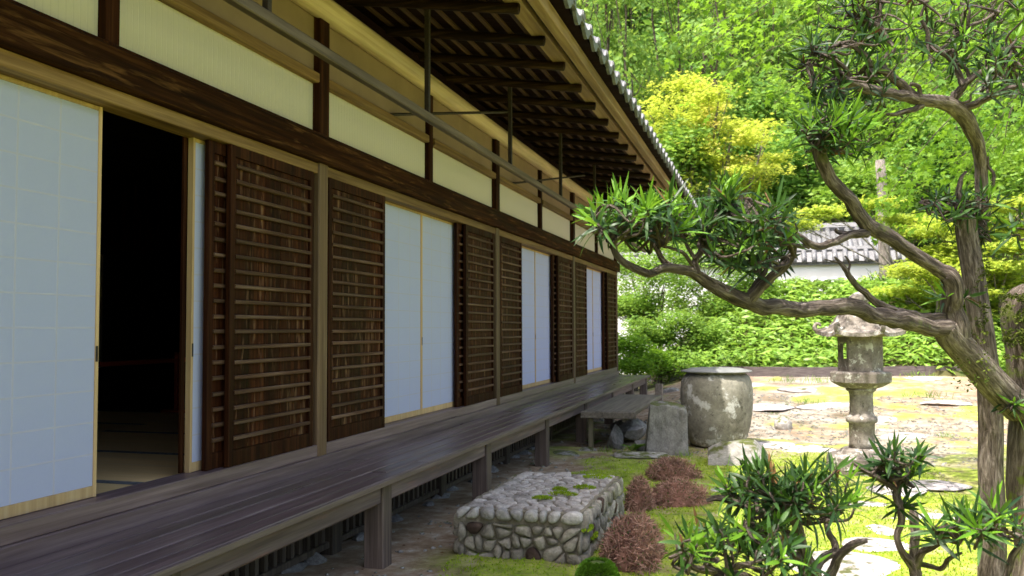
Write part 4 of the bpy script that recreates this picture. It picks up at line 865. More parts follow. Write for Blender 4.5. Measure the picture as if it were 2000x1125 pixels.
# ------------------------------------------------------------------ near maple overhead
def near_maple():
    e = empty('maple_tree', (6.6, 8.4, 0), 'large green maple whose star-leaved branches hang over the upper right', 'tree')
    part('trunk', MB().tube([(6.6, 8.4, -.2), (6.5, 8.3, 1.6), (6.2, 8.0, 3.4), (6.0, 7.8, 5.2)], [.2, .17, .14, .10], 12, 5, .05, 5), M['bark_grey'], e, True)
    # sprays: (u, v, depth, half width px, half height px)
    S = []
    rg = np.random.default_rng(21)
    rows = [(0, 1380, 2050), (35, 1370, 2050), (75, 1365, 2050), (110, 1380, 2050), (150, 1395, 2050), (190, 1480, 2050), (230, 1530, 2050), (270, 1620, 2050), (305, 1660, 2050), (340, 1650, 1990), (375, 1700, 1960), (410, 1720, 1860), (440, 1740, 1800), (-40, 1380, 2050)]
    for v, u0, u1 in rows:
        for u in np.arange(u0, u1, 44): S.append((u + rg.uniform(-22, 22), v + rg.uniform(-16, 16), rg.uniform(6.4, 9.0)))
    hub = np.array([6.0, 7.8, 4.6]); br = MB(); P_ = []; D_ = []; U_ = []
    for i, (u, v, D) in enumerate(S):
        c = P(u, v, D); out = unit(c - hub); side = unit(np.cross(out, [0, 0, 1])); ln = rg.uniform(.28, .46); nl = rg.integers(18, 27)
        root = c - out * ln * .8 + np.array([0, 0, .10])
        if i % 4 == 0: br.tube([hub + (root - hub) * .12 + rg.normal(0, .1, 3), hub + (root - hub) * .36 + [0, 0, .3] + rg.normal(0, .22, 3), hub + (root - hub) * .62 + [0, 0, .26] + rg.normal(0, .2, 3), hub + (root - hub) * .84 + [0, 0, .10] + rg.normal(0, .10, 3), root, c + out * ln * .3 - [0, 0, .05]], [.026, .014, .008, .005, .003, .0015], 5, 5, .12, i)
        for q in range(nl):
            t = rg.random(); s_ = rg.normal(0, .5) * (1 - .45 * t); p = root + out * ln * 1.5 * t + side * ln * s_ * .9 + np.array([0, 0, -.16 * t * t * ln * 2 - .05 * abs(s_) + rg.normal(0, .018)])
            P_.append(p); D_.append(unit(out * .6 + side * s_ * 1.2 + np.array([0, 0, -.35 + rg.normal(0, .25)]) + rg.normal(0, .25, 3))); U_.append(np.array([rg.normal(0, .35), rg.normal(-.1, .35), 1.0]))
    part('branches', br, M['bark_dark'], e, True)
    P_, D_, U_ = np.array(P_), np.array(D_), np.array(U_); n = len(P_); size = rg.uniform(.045, .075, n); d, s, u = frames(D_, U_)
    dist = (P_ - CAM) @ FWD; uu = 1000 + FPX * ((P_ - CAM) @ RGT) / dist; vv = 562.5 - FPX * ((P_ - CAM) @ UP2) / dist
    inside = (uu > 0) & (uu < 2000) & (vv > 0) & (vv < 1125); score = size / dist * inside; order = np.argsort(-score); big = order[:260]; rest = order[260:]
    lm = bpy.data.meshes.new('leaf'); lm.from_pydata(T_STAR[0], [], T_STAR[1]); lm.materials.append(M['maple']); lm.update()
    for i in big:
        m = Matrix.Identity(4)
        for r in range(3): m[r][0], m[r][1], m[r][2], m[r][3] = d[i][r] * size[i], s[i][r] * size[i], u[i][r] * size[i], P_[i][r]
        obj('leaf', lm, e, m)
    V, F = place(*T_STAR, P_[rest], d[rest], s[rest], u[rest], size[rest]); tag(obj('foliage', np_mesh('foliage', V, F, M['maple']), e), kind='stuff')
near_maple()

# ------------------------------------------------------------------ strap-leaved pruned trees
def strap(curve, fold=.25, n=6):
    v = []; f = []; ws = [.30, .75, 1.0, .95, .62, .0]
    for i in range(n):
        t = i / (n - 1); x = t * (1 - .10 * abs(curve) * t); z = -curve * t * t * .45; w = ws[i]
        if i < n - 1: v += [(x, -.5 * w, z + fold * .05 * w), (x, 0, z), (x, .5 * w, z + fold * .05 * w)]
        else: v += [(x, 0, z)]
    for i in range(n - 2):
        a = 3 * i; f += [(a, a + 3, a + 4), (a, a + 4, a + 1), (a + 1, a + 4, a + 5), (a + 1, a + 5, a + 2)]
    a = 3 * (n - 2); f += [(a, a + 3, a + 1), (a + 1, a + 3, a + 2)]
    return v, f
STRAPS = [strap(c) for c in (-.45, .1, .5, .9, 1.35)]
KIND = ['podo_dark', 'podo_mid', 'podo_bright', 'podo_dead']
SMESH = {}
for ki, kn in enumerate(KIND):
    for si, (v, f) in enumerate(STRAPS):
        me = bpy.data.meshes.new('leaf'); me.from_pydata(v, [], f); me.materials.append(M[kn]); me.shade_smooth(); me.update(); SMESH[ki, si] = me
class Plant:
    def __init__(s, name, label, loc, cat='tree', seed=0, group=None):
        s.e = empty(name, loc, label, cat, group); s.rg = np.random.default_rng(seed); s.L = []; s.tw = MB(); s.k = 0
    def limb(s, name, pts, mat='bark_branch', sides=12, sub=7, wob=.075):
        s.k += 1; part(name, MB().tube([P(u, v, D) for u, v, D, r in pts], [r * (.82 if s.e['category'] == 'tree' else .9) for *_, r in pts], sides, sub, wob, s.k), M[mat], s.e, True)
    def shoot(s, tip, ax, n, L, kind, width=.0115):
        ax = unit(ax); a = np.array([1.0, 0, 0]) if abs(ax[0]) < .8 else np.array([0, 1.0, 0]); e1 = unit(np.cross(ax, a)); e2 = np.cross(ax, e1); g0 = s.rg.uniform(0, 6.28)
        for i in range(n):
            t = (i + .5) / n; w = g0 + i * 2.4 + s.rg.normal(0, .25); th = math.radians(82 - 64 * t + s.rg.normal(0, 12)); out = e1 * math.cos(w) + e2 * math.sin(w); d = ax * math.cos(th) + out * math.sin(th)
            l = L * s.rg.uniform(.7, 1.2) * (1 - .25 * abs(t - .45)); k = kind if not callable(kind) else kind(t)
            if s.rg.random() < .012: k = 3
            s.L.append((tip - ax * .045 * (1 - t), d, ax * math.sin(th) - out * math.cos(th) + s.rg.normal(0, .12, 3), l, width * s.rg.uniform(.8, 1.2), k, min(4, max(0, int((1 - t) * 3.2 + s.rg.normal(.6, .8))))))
    def head(s, u0, u1, v0, v1, D0, D1, n, anchors, L=.10, nl=(14, 22), bright=.5, up=.9, tw=True, shape=.7):
        """shoots spread through a pruned head; each hangs on a twig from the nearest branch end"""
        A = [P(*a) for a in anchors]
        n = int(n * (1.4 if s.e['category'] == 'tree' else .95))
        for i in range(n):
            while True:
                x, y = s.rg.uniform(-1, 1, 2)
                if x * x + y * y * shape < 1: break
            u = (u0 + u1) / 2 + x * (u1 - u0) / 2; v = (v0 + v1) / 2 + y * (v1 - v0) / 2; D = s.rg.uniform(D0, D1); p = P(u, v, D)
            a = min(A, key=lambda q: np.linalg.norm(q - p)); k = unit(p - a)
            ax = unit(np.array([s.rg.normal(0, .55), s.rg.normal(-.1, .55), up]) + k * .7 * (1 if y < .4 else 1.6) + RGT * x * .45)
            br = s.rg.random() < bright * (1.0 - .55 * (y + 1) / 2 * 1.6)
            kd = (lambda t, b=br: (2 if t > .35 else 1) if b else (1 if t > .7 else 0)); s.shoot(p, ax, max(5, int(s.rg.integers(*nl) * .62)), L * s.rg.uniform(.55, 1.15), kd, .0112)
            if tw:
                m = a + (p - a) * .5 + s.rg.normal(0, .022, 3) - np.array([0, 0, .02]); s.tw.tube([a + s.rg.normal(0, .006, 3), m, p - ax * .04, p], [.0065, .005, .0038, .0028], 6, 4, .07, i)
    def finish(s, nbig=300):
        if s.tw.v: tag(part('twigs', s.tw, M['bark_branch'], s.e, True), kind='stuff')
        Pp = np.array([l[0] for l in s.L]); d, sd, u = frames(np.array([l[1] for l in s.L]), np.array([l[2] for l in s.L])); ln = np.array([l[3] for l in s.L]); w = np.array([l[4] for l in s.L])
        dist = (Pp - CAM) @ FWD; uu = 1000 + FPX * ((Pp - CAM) @ RGT) / dist; vv = 562.5 - FPX * ((Pp - CAM) @ UP2) / dist
        sc_ = ln / dist * ((uu > -20) & (uu < 2020) & (vv > -20) & (vv < 1145)); order = np.argsort(-sc_); big = order[:nbig]; rest = order[nbig:]
        for i in big:
            m = Matrix.Identity(4)
            for r in range(3): m[r][0], m[r][1], m[r][2], m[r][3] = d[i][r] * ln[i], sd[i][r] * w[i], u[i][r] * ln[i], Pp[i][r]
            obj('leaf', SMESH[s.L[i][5], s.L[i][6]], s.e, m)
        groups = {}
        for i in rest: groups.setdefault((s.L[i][5], s.L[i][6]), []).append(i)
        Vs, Fs, Ms, off = [], [], [], 0
        for (k, si), idx in groups.items():
            V, F = place(*STRAPS[si], Pp[idx], d[idx], sd[idx], u[idx], ln[idx], w[idx]); Vs.append(V); Fs.append(F + off); off += len(V); Ms.append(np.full(len(F), k, np.int32))
        if Vs:
            me = np_mesh('foliage', np.concatenate(Vs), np.concatenate(Fs), [M[k] for k in KIND], True); me.polygons.foreach_set('material_index', np.concatenate(Ms)); me.update(); tag(obj('foliage', me, s.e), kind='stuff')

def main_tree():
    t = Plant('pruned_tree', 'pruned strap-leaved garden tree with bent trunks and a long low branch reaching toward the eaves', P(1960, 1330, 4.0), seed=3)
    # trunks
    t.limb('trunk', [(2020, 1340, 4.0, .15), (2024, 1120, 4.0, .13), (2022, 900, 4.0, .125), (2018, 760, 4.0, .135), (2010, 660, 3.98, .14), (2008, 615, 3.96, .135), (2010, 590, 3.95, .12), (2014, 572, 3.95, .085), (2018, 560, 3.95, .04)], 'bark_mossy', 24, 9, .045)
    t.limb('trunk', [(1935, 1340, 4.35, .09), (1938, 1120, 4.35, .078), (1937, 950, 4.32, .070), (1934, 800, 4.3, .066), (1924, 680, 4.28, .066), (1905, 560, 4.25, .063), (1890, 470, 4.22, .060), (1885, 425, 4.2, .056)], 'bark', 20, 8, .018)
    t.limb('limb', [(1990, 800, 3.95, .085), (1935, 745, 3.88, .082), (1888, 690, 3.80, .074), (1855, 655, 3.75, .070), (1845, 635, 3.72, .055)], 'bark', 18, 8, .02)
    t.limb('limb', [(1870, 680, 3.78, .06), (1862, 620, 3.74, .058), (1858, 565, 3.70, .047), (1850, 540, 3.68, .044), (1835, 530, 3.67, .036), (1800, 505, 3.63, .034), (1745, 470, 3.58, .036), (1705, 445, 3.54, .037), (1680, 415, 3.5, .035), (1650, 380, 3.46, .032), (1617, 345, 3.42, .031), (1600, 310, 3.4, .030), (1598, 280, 3.38, .030), (1605, 262, 3.38, .020)], 'bark_branch', 16, 8, .07)
    t.limb('branch', [(1860, 640, 3.74, .045), (1830, 640, 3.70, .046), (1780, 632, 3.64, .044), (1720, 618, 3.56, .042), (1650, 602, 3.48, .039), (1580, 600, 3.40, .037), (1500, 602, 3.30, .035), (1460, 592, 3.25, .036), (1420, 568, 3.2, .031), (1375, 545, 3.16, .026), (1345, 530, 3.13, .023), (1300, 525, 3.1, .019), (1268, 535, 3.07, .017), (1230, 520, 3.05, .016), (1205, 498, 3.03, .015), (1195, 470, 3.02, .014), (1178, 448, 3.0, .011), (1160, 435, 3.0, .007)], 'bark_branch', 16, 8, .07)
    t.limb('branch', [(1455, 592, 3.25, .026), (1475, 570, 3.22, .024), (1505, 545, 3.2, .022), (1530, 520, 3.18, .019), (1548, 498, 3.16, .014)], sides=10)
    t.limb('branch', [(1462, 580, 3.24, .014), (1480, 550, 3.25, .012), (1495, 525, 3.26, .011), (1488, 500, 3.27, .009)], sides=8)
    t.limb('branch', [(1362, 535, 3.14, .017), (1358, 510, 3.15, .015), (1370, 485, 3.17, .014), (1372, 462, 3.18, .010)], sides=9)
    t.limb('branch', [(1320, 525, 3.11, .014), (1295, 508, 3.12, .013), (1280, 480, 3.13, .011), (1272, 460, 3.14, .008)], sides=9)
    t.limb('branch', [(1352, 520, 3.14, .009), (1335, 495, 3.1, .008), (1310, 485, 3.08, .007), (1290, 480, 3.06, .005)], sides=7)
    t.limb('branch', [(1358, 505, 3.14, .009), (1342, 480, 3.15, .008), (1335, 460, 3.16, .006)], sides=7)
    t.limb('branch', [(1695, 455, 3.53, .024), (1660, 460, 3.48, .020), (1630, 474, 3.45, .018), (1595, 480, 3.42, .017), (1560, 462, 3.36, .015), (1530, 440, 3.3, .014), (1505, 420, 3.26, .013), (1480, 405, 3.22, .011), (1455, 388, 3.2, .007)], sides=10)
    t.limb('branch', [(1580, 482, 3.4, .010), (1545, 478, 3.36, .010), (1520, 465, 3.33, .009), (1515, 440, 3.3, .007), (1520, 418, 3.3, .005)], sides=7)
    t.limb('branch', [(1520, 430, 3.29, .009), (1500, 432, 3.27, .010), (1470, 430, 3.24, .010), (1445, 415, 3.22, .008), (1428, 395, 3.2, .006)], sides=8)
    t.limb('branch', [(1840, 622, 3.72, .024), (1800, 618, 3.68, .021), (1755, 607, 3.62, .020), (1718, 595, 3.58, .019), (1690, 572, 3.55, .016), (1665, 548, 3.52, .015), (1652, 528, 3.5, .013), (1640, 512, 3.5, .009), (1630, 502, 3.49, .004)], sides=10)
    t.limb('branch', [(1655, 535, 3.5, .008), (1660, 515, 3.5, .006), (1650, 500, 3.5, .004)], sides=6)
    t.limb('branch', [(1645, 515, 3.5, .005), (1625, 510, 3.48, .004), (1610, 506, 3.47, .002)], sides=6)
    t.limb('branch', [(1700, 455, 3.54, .009), (1640, 455, 3.5, .011), (1632, 445, 3.5, .006)], sides=6)
    # upper trunk and crown forks
    t.limb('upper_trunk', [(1912, 470, 4.32, .042), (1918, 400, 4.32, .038), (1918, 330, 4.28, .036), (1908, 280, 4.2, .038), (1888, 235, 4.1, .044), (1868, 212, 4.05, .046), (1840, 202, 4.0, .038), (1800, 195, 3.94, .033), (1770, 185, 3.9, .031)], 'bark', 16, 7, .04)
    t.limb('branch', [(1790, 193, 3.92, .034), (1750, 185, 3.86, .030), (1710, 178, 3.8, .028), (1665, 165, 3.74, .026), (1640, 145, 3.7, .023), (1632, 120, 3.68, .017), (1625, 100, 3.68, .010)], sides=10)
    t.limb('branch', [(1785, 188, 3.92, .030), (1760, 165, 3.88, .024), (1735, 145, 3.86, .022), (1705, 130, 3.83, .016), (1690, 110, 3.82, .014), (1665, 92, 3.8, .011), (1640, 85, 3.79, .007)], sides=9)
    t.limb('branch', [(1728, 140, 3.86, .016), (1725, 118, 3.88, .018), (1742, 95, 3.9, .019), (1728, 72, 3.9, .018), (1710, 50, 3.9, .016), (1695, 38, 3.9, .008)], sides=9)
    t.limb('branch', [(1715, 55, 3.9, .012), (1718, 30, 3.9, .010), (1720, 0, 3.9, .007)], sides=7)
    t.limb('branch', [(1662, 165, 3.74, .014), (1655, 140, 3.7, .012), (1630, 118, 3.66, .010), (1600, 100, 3.65, .006)], sides=7)
    t.limb('branch', [(1640, 145, 3.7, .010), (1610, 130, 3.68, .009), (1580, 125, 3.66, .005)], sides=7)
    t.limb('branch', [(1735, 180, 3.85, .010), (1715, 160, 3.84, .009), (1695, 150, 3.83, .008), (1692, 130, 3.83, .005)], sides=7)
    t.limb('branch', [(1795, 195, 3.93, .014), (1795, 170, 3.9, .012), (1778, 163, 3.88, .010)], sides=7)
    t.limb('branch', [(1800, 205, 3.94, .018), (1770, 218, 3.9, .015), (1740, 224, 3.86, .010), (1710, 215, 3.83, .006)], sides=8)
    t.limb('branch', [(1858, 208, 4.03, .026), (1870, 185, 4.02, .024), (1885, 165, 4.0, .020), (1900, 150, 4.0, .017), (1940, 125, 3.98, .014), (1968, 115, 3.96, .010), (1975, 95, 3.95, .006)], sides=9)
    t.limb('branch', [(1882, 168, 4.0, .018), (1872, 140, 4.0, .017), (1855, 115, 4.0, .016), (1835, 98, 4.0, .015), (1815, 85, 3.99, .013), (1812, 62, 3.98, .011), (1800, 35, 3.97, .009), (1808, 5, 3.96, .006)], sides=9)
    t.limb('branch', [(1838, 98, 4.0, .012), (1860, 78, 4.02, .011), (1885, 55, 4.04, .010), (1920, 40, 4.05, .009), (1945, 25, 4.06, .006)], sides=8)
    t.limb('branch', [(1895, 155, 4.0, .012), (1885, 135, 4.0, .011), (1865, 118, 4.0, .010), (1850, 100, 4.0, .008)], sides=7)
    t.limb('branch', [(1888, 212, 4.05, .022), (1920, 195, 4.0, .020), (1955, 180, 3.95, .018), (1985, 168, 3.9, .016), (2030, 165, 3.85, .013)], sides=9)
    t.limb('branch', [(1870, 205, 4.03, .008), (1895, 195, 4.0, .007), (1898, 182, 4.0, .006), (1930, 160, 3.95, .004)], sides=6)
    t.limb('branch', [(1930, 390, 4.28, .010), (1942, 345, 4.25, .010), (1930, 325, 4.25, .008), (1930, 305, 4.24, .005)], sides=7)
    t.limb('branch', [(1870, 425, 4.2, .018), (1873, 380, 4.18, .017), (1876, 350, 4.17, .012), (1888, 335, 4.16, .006)], sides=8)
    t.limb('branch', [(1862, 405, 4.18, .010), (1830, 398, 4.14, .009), (1800, 392, 4.1, .005)], sides=7)
    def moss_on(u0, u1, v0, v1, D, n):
        rg = t.rg; u = rg.uniform(u0, u1, n); v = rg.uniform(v0, v1, n); k = vnoise(u * .06, v * .06) > .42; u, v = u[k], v[k]; n = len(u)
        pts = np.array([P(a, b, D) for a, b in zip(u, v)]); d = unit(-np.tile(FWD, (n, 1)) + rg.normal(0, .7, (n, 3)) + [0, 0, .2]); V, F = place(*T_LEAF, pts, *frames(d, rdir(n, -1, 1)), rg.uniform(.008, .022, n)); tag(obj('moss_growth', np_mesh('moss_growth', V, F, M['moss_trunk']), t.e), kind='stuff')
    moss_on(1958, 2012, 575, 700, 3.86, 1700); moss_on(1905, 1928, 505, 640, 4.195, 500); moss_on(1850, 1930, 645, 760, 3.745, 260)
    # pruned heads
    t.head(1140, 1370, 385, 455, 2.85, 3.35, 56, [(1160, 435, 3.0), (1195, 470, 3.02), (1272, 460, 3.14), (1335, 460, 3.16), (1290, 480, 3.06), (1372, 462, 3.18), (1230, 500, 3.04)], .105, (15, 23), .95)
    t.head(1350, 1560, 400, 520, 3.0, 3.45, 50, [(1372, 462, 3.18), (1428, 395, 3.2), (1455, 388, 3.2), (1488, 500, 3.27), (1548, 498, 3.16), (1520, 418, 3.3), (1470, 430, 3.24)], .105, (14, 22), .32)
    t.head(1395, 1440, 360, 400, 3.1, 3.25, 7, [(1428, 395, 3.2)], .115, (12, 16), .9)
    t.head(1545, 1705, 225, 300, 3.2, 3.6, 34, [(1605, 262, 3.38), (1598, 285, 3.38)], .115, (14, 22), .75)
    t.head(1545, 1760, 60, 215, 3.6, 4.05, 44, [(1625, 100, 3.68), (1640, 85, 3.79), (1695, 38, 3.9), (1600, 100, 3.65), (1580, 125, 3.66), (1692, 130, 3.83), (1710, 215, 3.83), (1640, 150, 3.7)], .11, (12, 20), .12)
    t.head(1600, 1790, -30, 70, 3.7, 4.1, 24, [(1695, 38, 3.9), (1720, 0, 3.9), (1808, 5, 3.96)], .11, (10, 18), .45)
    t.head(1790, 2020, -20, 130, 3.8, 4.2, 30, [(1808, 5, 3.96), (1945, 25, 4.06), (1975, 95, 3.95), (1850, 100, 4.0), (1885, 55, 4.04), (1815, 85, 3.99)], .11, (10, 16), .5)
    t.head(1900, 2030, 95, 180, 3.7, 4.1, 16, [(1968, 115, 3.96), (2030, 165, 3.85), (1930, 160, 3.95)], .11, (10, 16), .4)
    t.head(1800, 1965, 375, 430, 4.0, 4.35, 26, [(1876, 400, 4.17), (1800, 392, 4.1), (1915, 420, 4.25)], .105, (12, 18), .6)
    t.head(1900, 1950, 430, 480, 4.2, 4.4, 7, [(1905, 450, 4.25)], .10, (9, 13), .5, up=.1)
    t.head(1840, 1900, 555, 600, 3.6, 3.8, 4, [(1868, 575, 3.72)], .11, (7, 10), .5, up=.4)
    t.head(1950, 2005, 770, 800, 3.75, 3.9, 4, [(1978, 790, 3.85)], .12, (8, 12), .8, up=.3)
    t.head(1965, 2010, 400, 480, 3.3, 3.5, 4, [(2030, 450, 3.45)], .12, (6, 9), .8, up=.0)
    t.finish(300)
main_tree()
def bush_a():
    t = Plant('clipped_bush', 'low clipped strap-leaved bush in the lower foreground with thick twisted stems', P(1590, 1560, 2.8), 'bush', 5)
    t.limb('stem', [(1600, 1560, 2.8, .035), (1610, 1250, 2.8, .03), (1590, 1130, 2.78, .027), (1568, 1080, 2.76, .022), (1555, 1030, 2.74, .018), (1530, 990, 2.72, .013)], 'bark_branch', 12)
    t.limb('stem', [(1600, 1150, 2.8, .024), (1625, 1115, 2.78, .018), (1645, 1080, 2.76, .015), (1672, 1060, 2.74, .012), (1695, 1055, 2.73, .007)], sides=9)
    t.limb('stem', [(1590, 1125, 2.79, .020), (1600, 1095, 2.82, .016), (1630, 1075, 2.85, .014), (1620, 1040, 2.86, .011), (1610, 1010, 2.88, .008)], sides=9)
    t.limb('stem', [(1580, 1110, 2.77, .018), (1530, 1070, 2.72, .014), (1480, 1050, 2.68, .012), (1460, 1020, 2.66, .009)], sides=9)
    t.limb('stem', [(1560, 1060, 2.75, .014), (1500, 1010, 2.76, .014), (1450, 985, 2.78, .015), (1405, 975, 2.8, .012), (1380, 978, 2.8, .006)], sides=9)
    t.limb('stem', [(1470, 1000, 2.77, .012), (1475, 975, 2.8, .010), (1445, 950, 2.82, .008)], sides=8)
    t.limb('stem', [(1560, 1180, 2.72, .020), (1480, 1135, 2.6, .016), (1420, 1120, 2.55, .013), (1360, 1110, 2.5, .010), (1330, 1085, 2.5, .007)], sides=9)
    t.head(1395, 1580, 912, 985, 2.6, 2.95, 34, [(1445, 950, 2.82), (1450, 985, 2.78), (1530, 990, 2.72)], .10, (14, 22), .18)
    t.head(1500, 1680, 915, 1010, 2.55, 2.95, 36, [(1530, 990, 2.72), (1610, 1010, 2.88), (1620, 1040, 2.86)], .115, (14, 22), .25)
    t.head(1360, 1560, 1005, 1090, 2.4, 2.75, 30, [(1460, 1020, 2.66), (1480, 1050, 2.68), (1420, 1120, 2.55)], .105, (14, 20), .4)
    t.head(1290, 1400, 1040, 1110, 2.35, 2.6, 11, [(1330, 1085, 2.5), (1360, 1110, 2.5)], .115, (10, 16), .75)
    t.head(1420, 1600, 1080, 1140, 2.4, 2.7, 14, [(1420, 1120, 2.55), (1500, 1140, 2.6)], .10, (12, 18), .2)
    t.finish(300)
bush_a()
def bush_b():
    t = Plant('clipped_bush', 'slender strap-leaved bush with forked bare stems in the lower right', P(1770, 1560, 3.0), 'bush', 6)
    t.limb('stem', [(1790, 1560, 3.0, .032), (1790, 1250, 3.0, .028), (1785, 1120, 3.0, .022), (1765, 1085, 2.98, .014), (1752, 1050, 2.97, .012), (1762, 1020, 2.97, .013), (1755, 985, 2.98, .015), (1752, 955, 2.98, .015), (1765, 930, 2.98, .009)], sides=10)
    t.limb('stem', [(1785, 1150, 3.05, .020), (1788, 1080, 3.08, .019), (1786, 1010, 3.1, .017), (1782, 990, 3.1, .008)], 'bark', 10)
    t.limb('stem', [(1752, 958, 2.98, .011), (1725, 940, 2.97, .010), (1700, 925, 2.96, .009), (1680, 915, 2.95, .007), (1665, 903, 2.95, .004)], sides=8)
    t.limb('stem', [(1702, 927, 2.96, .007), (1715, 910, 2.98, .006), (1720, 905, 2.98, .004)], sides=7)
    t.limb('stem', [(1740, 955, 2.98, .006), (1742, 930, 2.98, .006), (1730, 905, 2.99, .004)], sides=7)
    t.limb('stem', [(1785, 1110, 3.0, .016), (1800, 1080, 2.96, .014), (1835, 1058, 2.9, .012), (1850, 1045, 2.88, .009), (1875, 1030, 2.85, .006)], sides=9)
    t.limb('stem', [(1795, 1100, 2.99, .010), (1835, 1110, 2.94, .009), (1855, 1090, 2.9, .008), (1880, 1080, 2.88, .004)], sides=8)
    t.limb('stem', [(1960, 1150, 2.8, .014), (1975, 1090, 2.78, .012), (1995, 1060, 2.76, .010), (1985, 1045, 2.75, .008), (1930, 1030, 2.75, .006)], sides=8)
    t.head(1700, 1815, 880, 935, 2.85, 3.1, 17, [(1765, 930, 2.98), (1720, 905, 2.98), (1730, 905, 2.99)], .10, (12, 18), .2)
    t.head(1735, 1790, 975, 1000, 2.9, 3.05, 5, [(1765, 990, 2.98)], .12, (8, 12), .3, up=.2)
    t.head(1820, 1900, 985, 1070, 2.7, 3.0, 14, [(1875, 1030, 2.85), (1850, 1045, 2.88)], .13, (9, 14), .3)
    t.head(1890, 2015, 990, 1050, 2.6, 2.9, 14, [(1930, 1030, 2.75), (1985, 1045, 2.75)], .125, (9, 14), .7)
    t.finish(220)
bush_b()

# ------------------------------------------------------------------ azaleas, fern, moss cushion, small plants
def azalea(x, y, rx, ry, h, n, label, seed):
    rg = np.random.default_rng(seed); e = empty('azalea_bush', (x, y, 0), label, 'bush', 'red-brown clipped azaleas by the stone platform'); z0 = float(gz(x, y))
    a = rg.uniform(0, 6.28, n); el = np.arccos(rg.random(n)); q = rg.uniform(.72, 1.02, n); lump = 1 + .12 * np.sin(3 * a + seed) + .08 * np.sin(5 * a)
    o = np.stack([np.sin(el) * np.cos(a) * rx * lump, np.sin(el) * np.sin(a) * ry * lump, np.cos(el) * h], -1); p = np.array([x, y, z0]) + o * q[:, None]; d = unit(o + rg.normal(0, .12, (n, 3)))
    d = unit(d + rg.normal(0, .55, (n, 3))); V, F = place(*T_LONG, p - d * .02, *frames(d, rdir(n, -1, 1)), rg.uniform(.035, .07, n), rg.uniform(.018, .035, n)); g = rg.random(n) < .84
    tag(obj('twigs', np_mesh('twigs', *place(*T_LONG, (p - d * .02)[g], *frames(d[g], rdir(g.sum(), -1, 1)), rg.uniform(.035, .075, g.sum()), rg.uniform(.02, .04, g.sum())), M['azalea']), e), kind='stuff')
    g = ~g; tag(obj('leaves', np_mesh('leaves', *place(*T_LEAF, p[g], *frames(d[g], rdir(g.sum(), -1, 1)), rg.uniform(.012, .024, g.sum())), M['azalea_green']), e), kind='stuff')
    st = MB()
    for i in range(26):
        w = rg.uniform(0, 6.28); r = rg.uniform(.3, .95); st.tube([(x + rg.normal(0, .05), y + rg.normal(0, .05), z0 - .02), (x + rx * r * .6 * math.cos(w), y + ry * r * .6 * math.sin(w), z0 + h * .45), (x + rx * r * math.cos(w), y + ry * r * math.sin(w), z0 + h * math.sqrt(1 - r * r) * .95)], [.008, .006, .003], 5, 3, .1, i)
    part('stems', st, M['bark_branch'], e, True)
    core = MB().lathe([(rx * .86 * math.cos(t), h * .80 * math.sin(t)) for t in np.linspace(0, 1.5, 7)], (0, 0, 0), 18); core.v = [(x + vx, y + vy * ry / rx, z0 + vz) for vx, vy, vz in core.v]; part('inner_thicket', core, M['azalea'], e, True)
azalea(1.90, 8.55, .25, .20, .21, 3600, 'red-brown clipped azalea farthest along, near the boulder', 1)
azalea(2.07, 7.42, .25, .25, .21, 4000, 'red-brown clipped azalea in the middle of the moss bed', 2)
azalea(1.80, 7.12, .11, .17, .27, 2200, 'narrow red-brown azalea against the far side of the stone platform', 3)
azalea(1.98, 5.62, .19, .43, .27, 6500, 'largest red-brown azalea beside the near corner of the stone platform', 4)
def cushion():
    n = 5200; c = np.array([1.86, 5.02, 0.02]); d = rdir(n, -.1, 1.6); p = c + d * np.array([.115, .115, .12]); dd = unit(d + RNG.normal(0, .5, (n, 3)))
    e = empty('moss_cushion', c, 'round bright green moss cushion at the corner of the stone platform', 'moss'); obj('surface', np_mesh('surface', *place(*T_LEAF, p, *frames(dd, rdir(n, -1, 1)), RNG.uniform(.010, .022, n)), M['podo_bright']), e)
    part('core', MB().lathe([(.11 * math.cos(t), .11 * math.sin(t)) for t in np.linspace(0, 1.5, 6)], c, 14), M['azalea_green'], e, True)
cushion()
def fern(x, y, z, L, n, label):
    e = empty('fern', (x, y, z), label, 'fern')
    for i in range(n):
        w = -1.9 + 3.4 * i / (n - 1) + RNG.normal(0, .15); o = np.array([math.cos(w - .2), math.sin(w - .2) * .5 - .3, 0]); P0 = np.array([x, y, z]); mb = MB(); l = L * RNG.uniform(.8, 1.1)
        for j in range(12):
            t = .15 + .85 * j / 11; c = P0 + o * l * t + np.array([0, 0, l * (1.1 * t - .75 * t * t)]); s = unit(np.cross(o, [0, 0, 1])); ln = l * .30 * math.sin(math.pi * min(1, t * .9 + .12)) + .01
            for sg in (-1, 1):
                tip = c + s * sg * ln + o * ln * .35 - np.array([0, 0, ln * .25]); wv = o * ln * .22; mb.add([c - wv * .5, c + wv, tip], [(0, 1, 2)])
        part('frond', mb, M['podo_bright'], e)
a = PZ(1235, 880, .0); fern(a[0], a[1] - .1, .0, .26, 8, 'bright green fern between the rocks under the step bench')
a = PZ(1160, 868, .0); fern(a[0], a[1], .0, .14, 5, 'tiny fern by the bench leg')
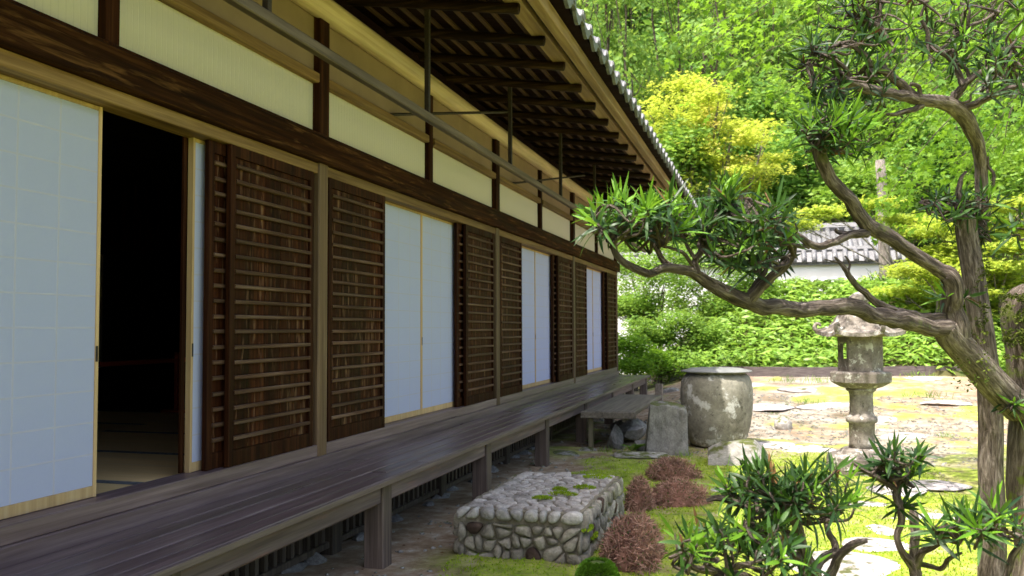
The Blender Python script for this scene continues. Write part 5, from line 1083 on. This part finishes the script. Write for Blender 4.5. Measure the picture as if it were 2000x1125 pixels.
spots = [(1185, 660 + 215, 'small leafy weed beside the footing stone'), (1420, 876, 'small green weed at the foot of the pot'), (1340, 885, 'dark green leafy tuft left of the pot foot'), (1585, 795, 'tuft of weeds in the sand left of the lantern'), (1790, 765, 'leafy weed in shaded soil right of the lantern'), (1810, 790, 'pale broad-leaved weed in shaded soil'), (1750, 745, 'weed tuft under the edging strip'), (1540, 770, 'small weed tuft on the sunlit sand'), (1850, 850, 'weed tuft near the leaning trunk'), (1225, 1000 - 35, 'grass tuft behind the stone platform'), (1600, 770, 'spreading weed in the sand behind the lantern platform')]
for i, (u, v, lb) in enumerate(spots):
    a = PZ(u, v, .05 if v > 830 else .15); grass_clump('weed_tuft', (a[0], a[1], float(gz(a[0], a[1])) - .01), 46, .10 if v > 830 else .17, lb, 'grass' if i % 2 else 'shrub', .06 if v > 830 else .16, 'weed')

def litter():
    n = 5200; x = RNG.uniform(.2, 7.5, n); y = 3.2 + RNG.random(n) * 16; k = (RNG.random(n) < .35 + .65 * (vnoise(x * 1.5, y * 1.5) > .5)); x, y = x[k], y[k]; n = len(x)
    pts = np.stack([x, y, gz(x, y) + .012], -1); up = unit(np.stack([RNG.normal(0, .25, n), RNG.normal(0, .25, n), np.ones(n)], -1)); V, F = place(*T_LEAF, pts, *frames(rdir(n, -.1, .1), up), RNG.uniform(.012, .04, n))
    tag(obj('fallen_leaves', np_mesh('fallen_leaves', V, F, M['podo_dead'])), label='brown fallen leaves scattered over moss and sand', kind='stuff')
litter()

def gravel():
    n = 7000; x = RNG.uniform(.2, 6.5, n); y = 3.4 + RNG.random(n) ** 1.2 * 13; k = RNG.random(n) < np.where((x > 1.0) & (y < 9.5), .12, np.where(x < 1.0, .35, 1.0)); x, y = x[k], y[k]; n = len(x)
    tv = [(1, 0, 0), (0, 1, 0), (-1, 0, 0), (0, -1, 0), (0, 0, .6), (0, 0, -.6)]; tf = [(0, 1, 4), (1, 2, 4), (2, 3, 4), (3, 0, 4), (1, 0, 5), (2, 1, 5), (3, 2, 5), (0, 3, 5)]
    V, F = place(tv, tf, np.stack([x, y, gz(x, y) + .004], -1), *frames(rdir(n, -.2, .2), unit(np.stack([RNG.normal(0, .2, n), RNG.normal(0, .2, n), np.ones(n)], -1))), RNG.uniform(.005, .02, n) * (1 + y * .06)); tag(obj('gravel', np_mesh('gravel', V, F, M['rock'])), label='small loose gravel on the bare soil and sand', kind='stuff')
gravel()
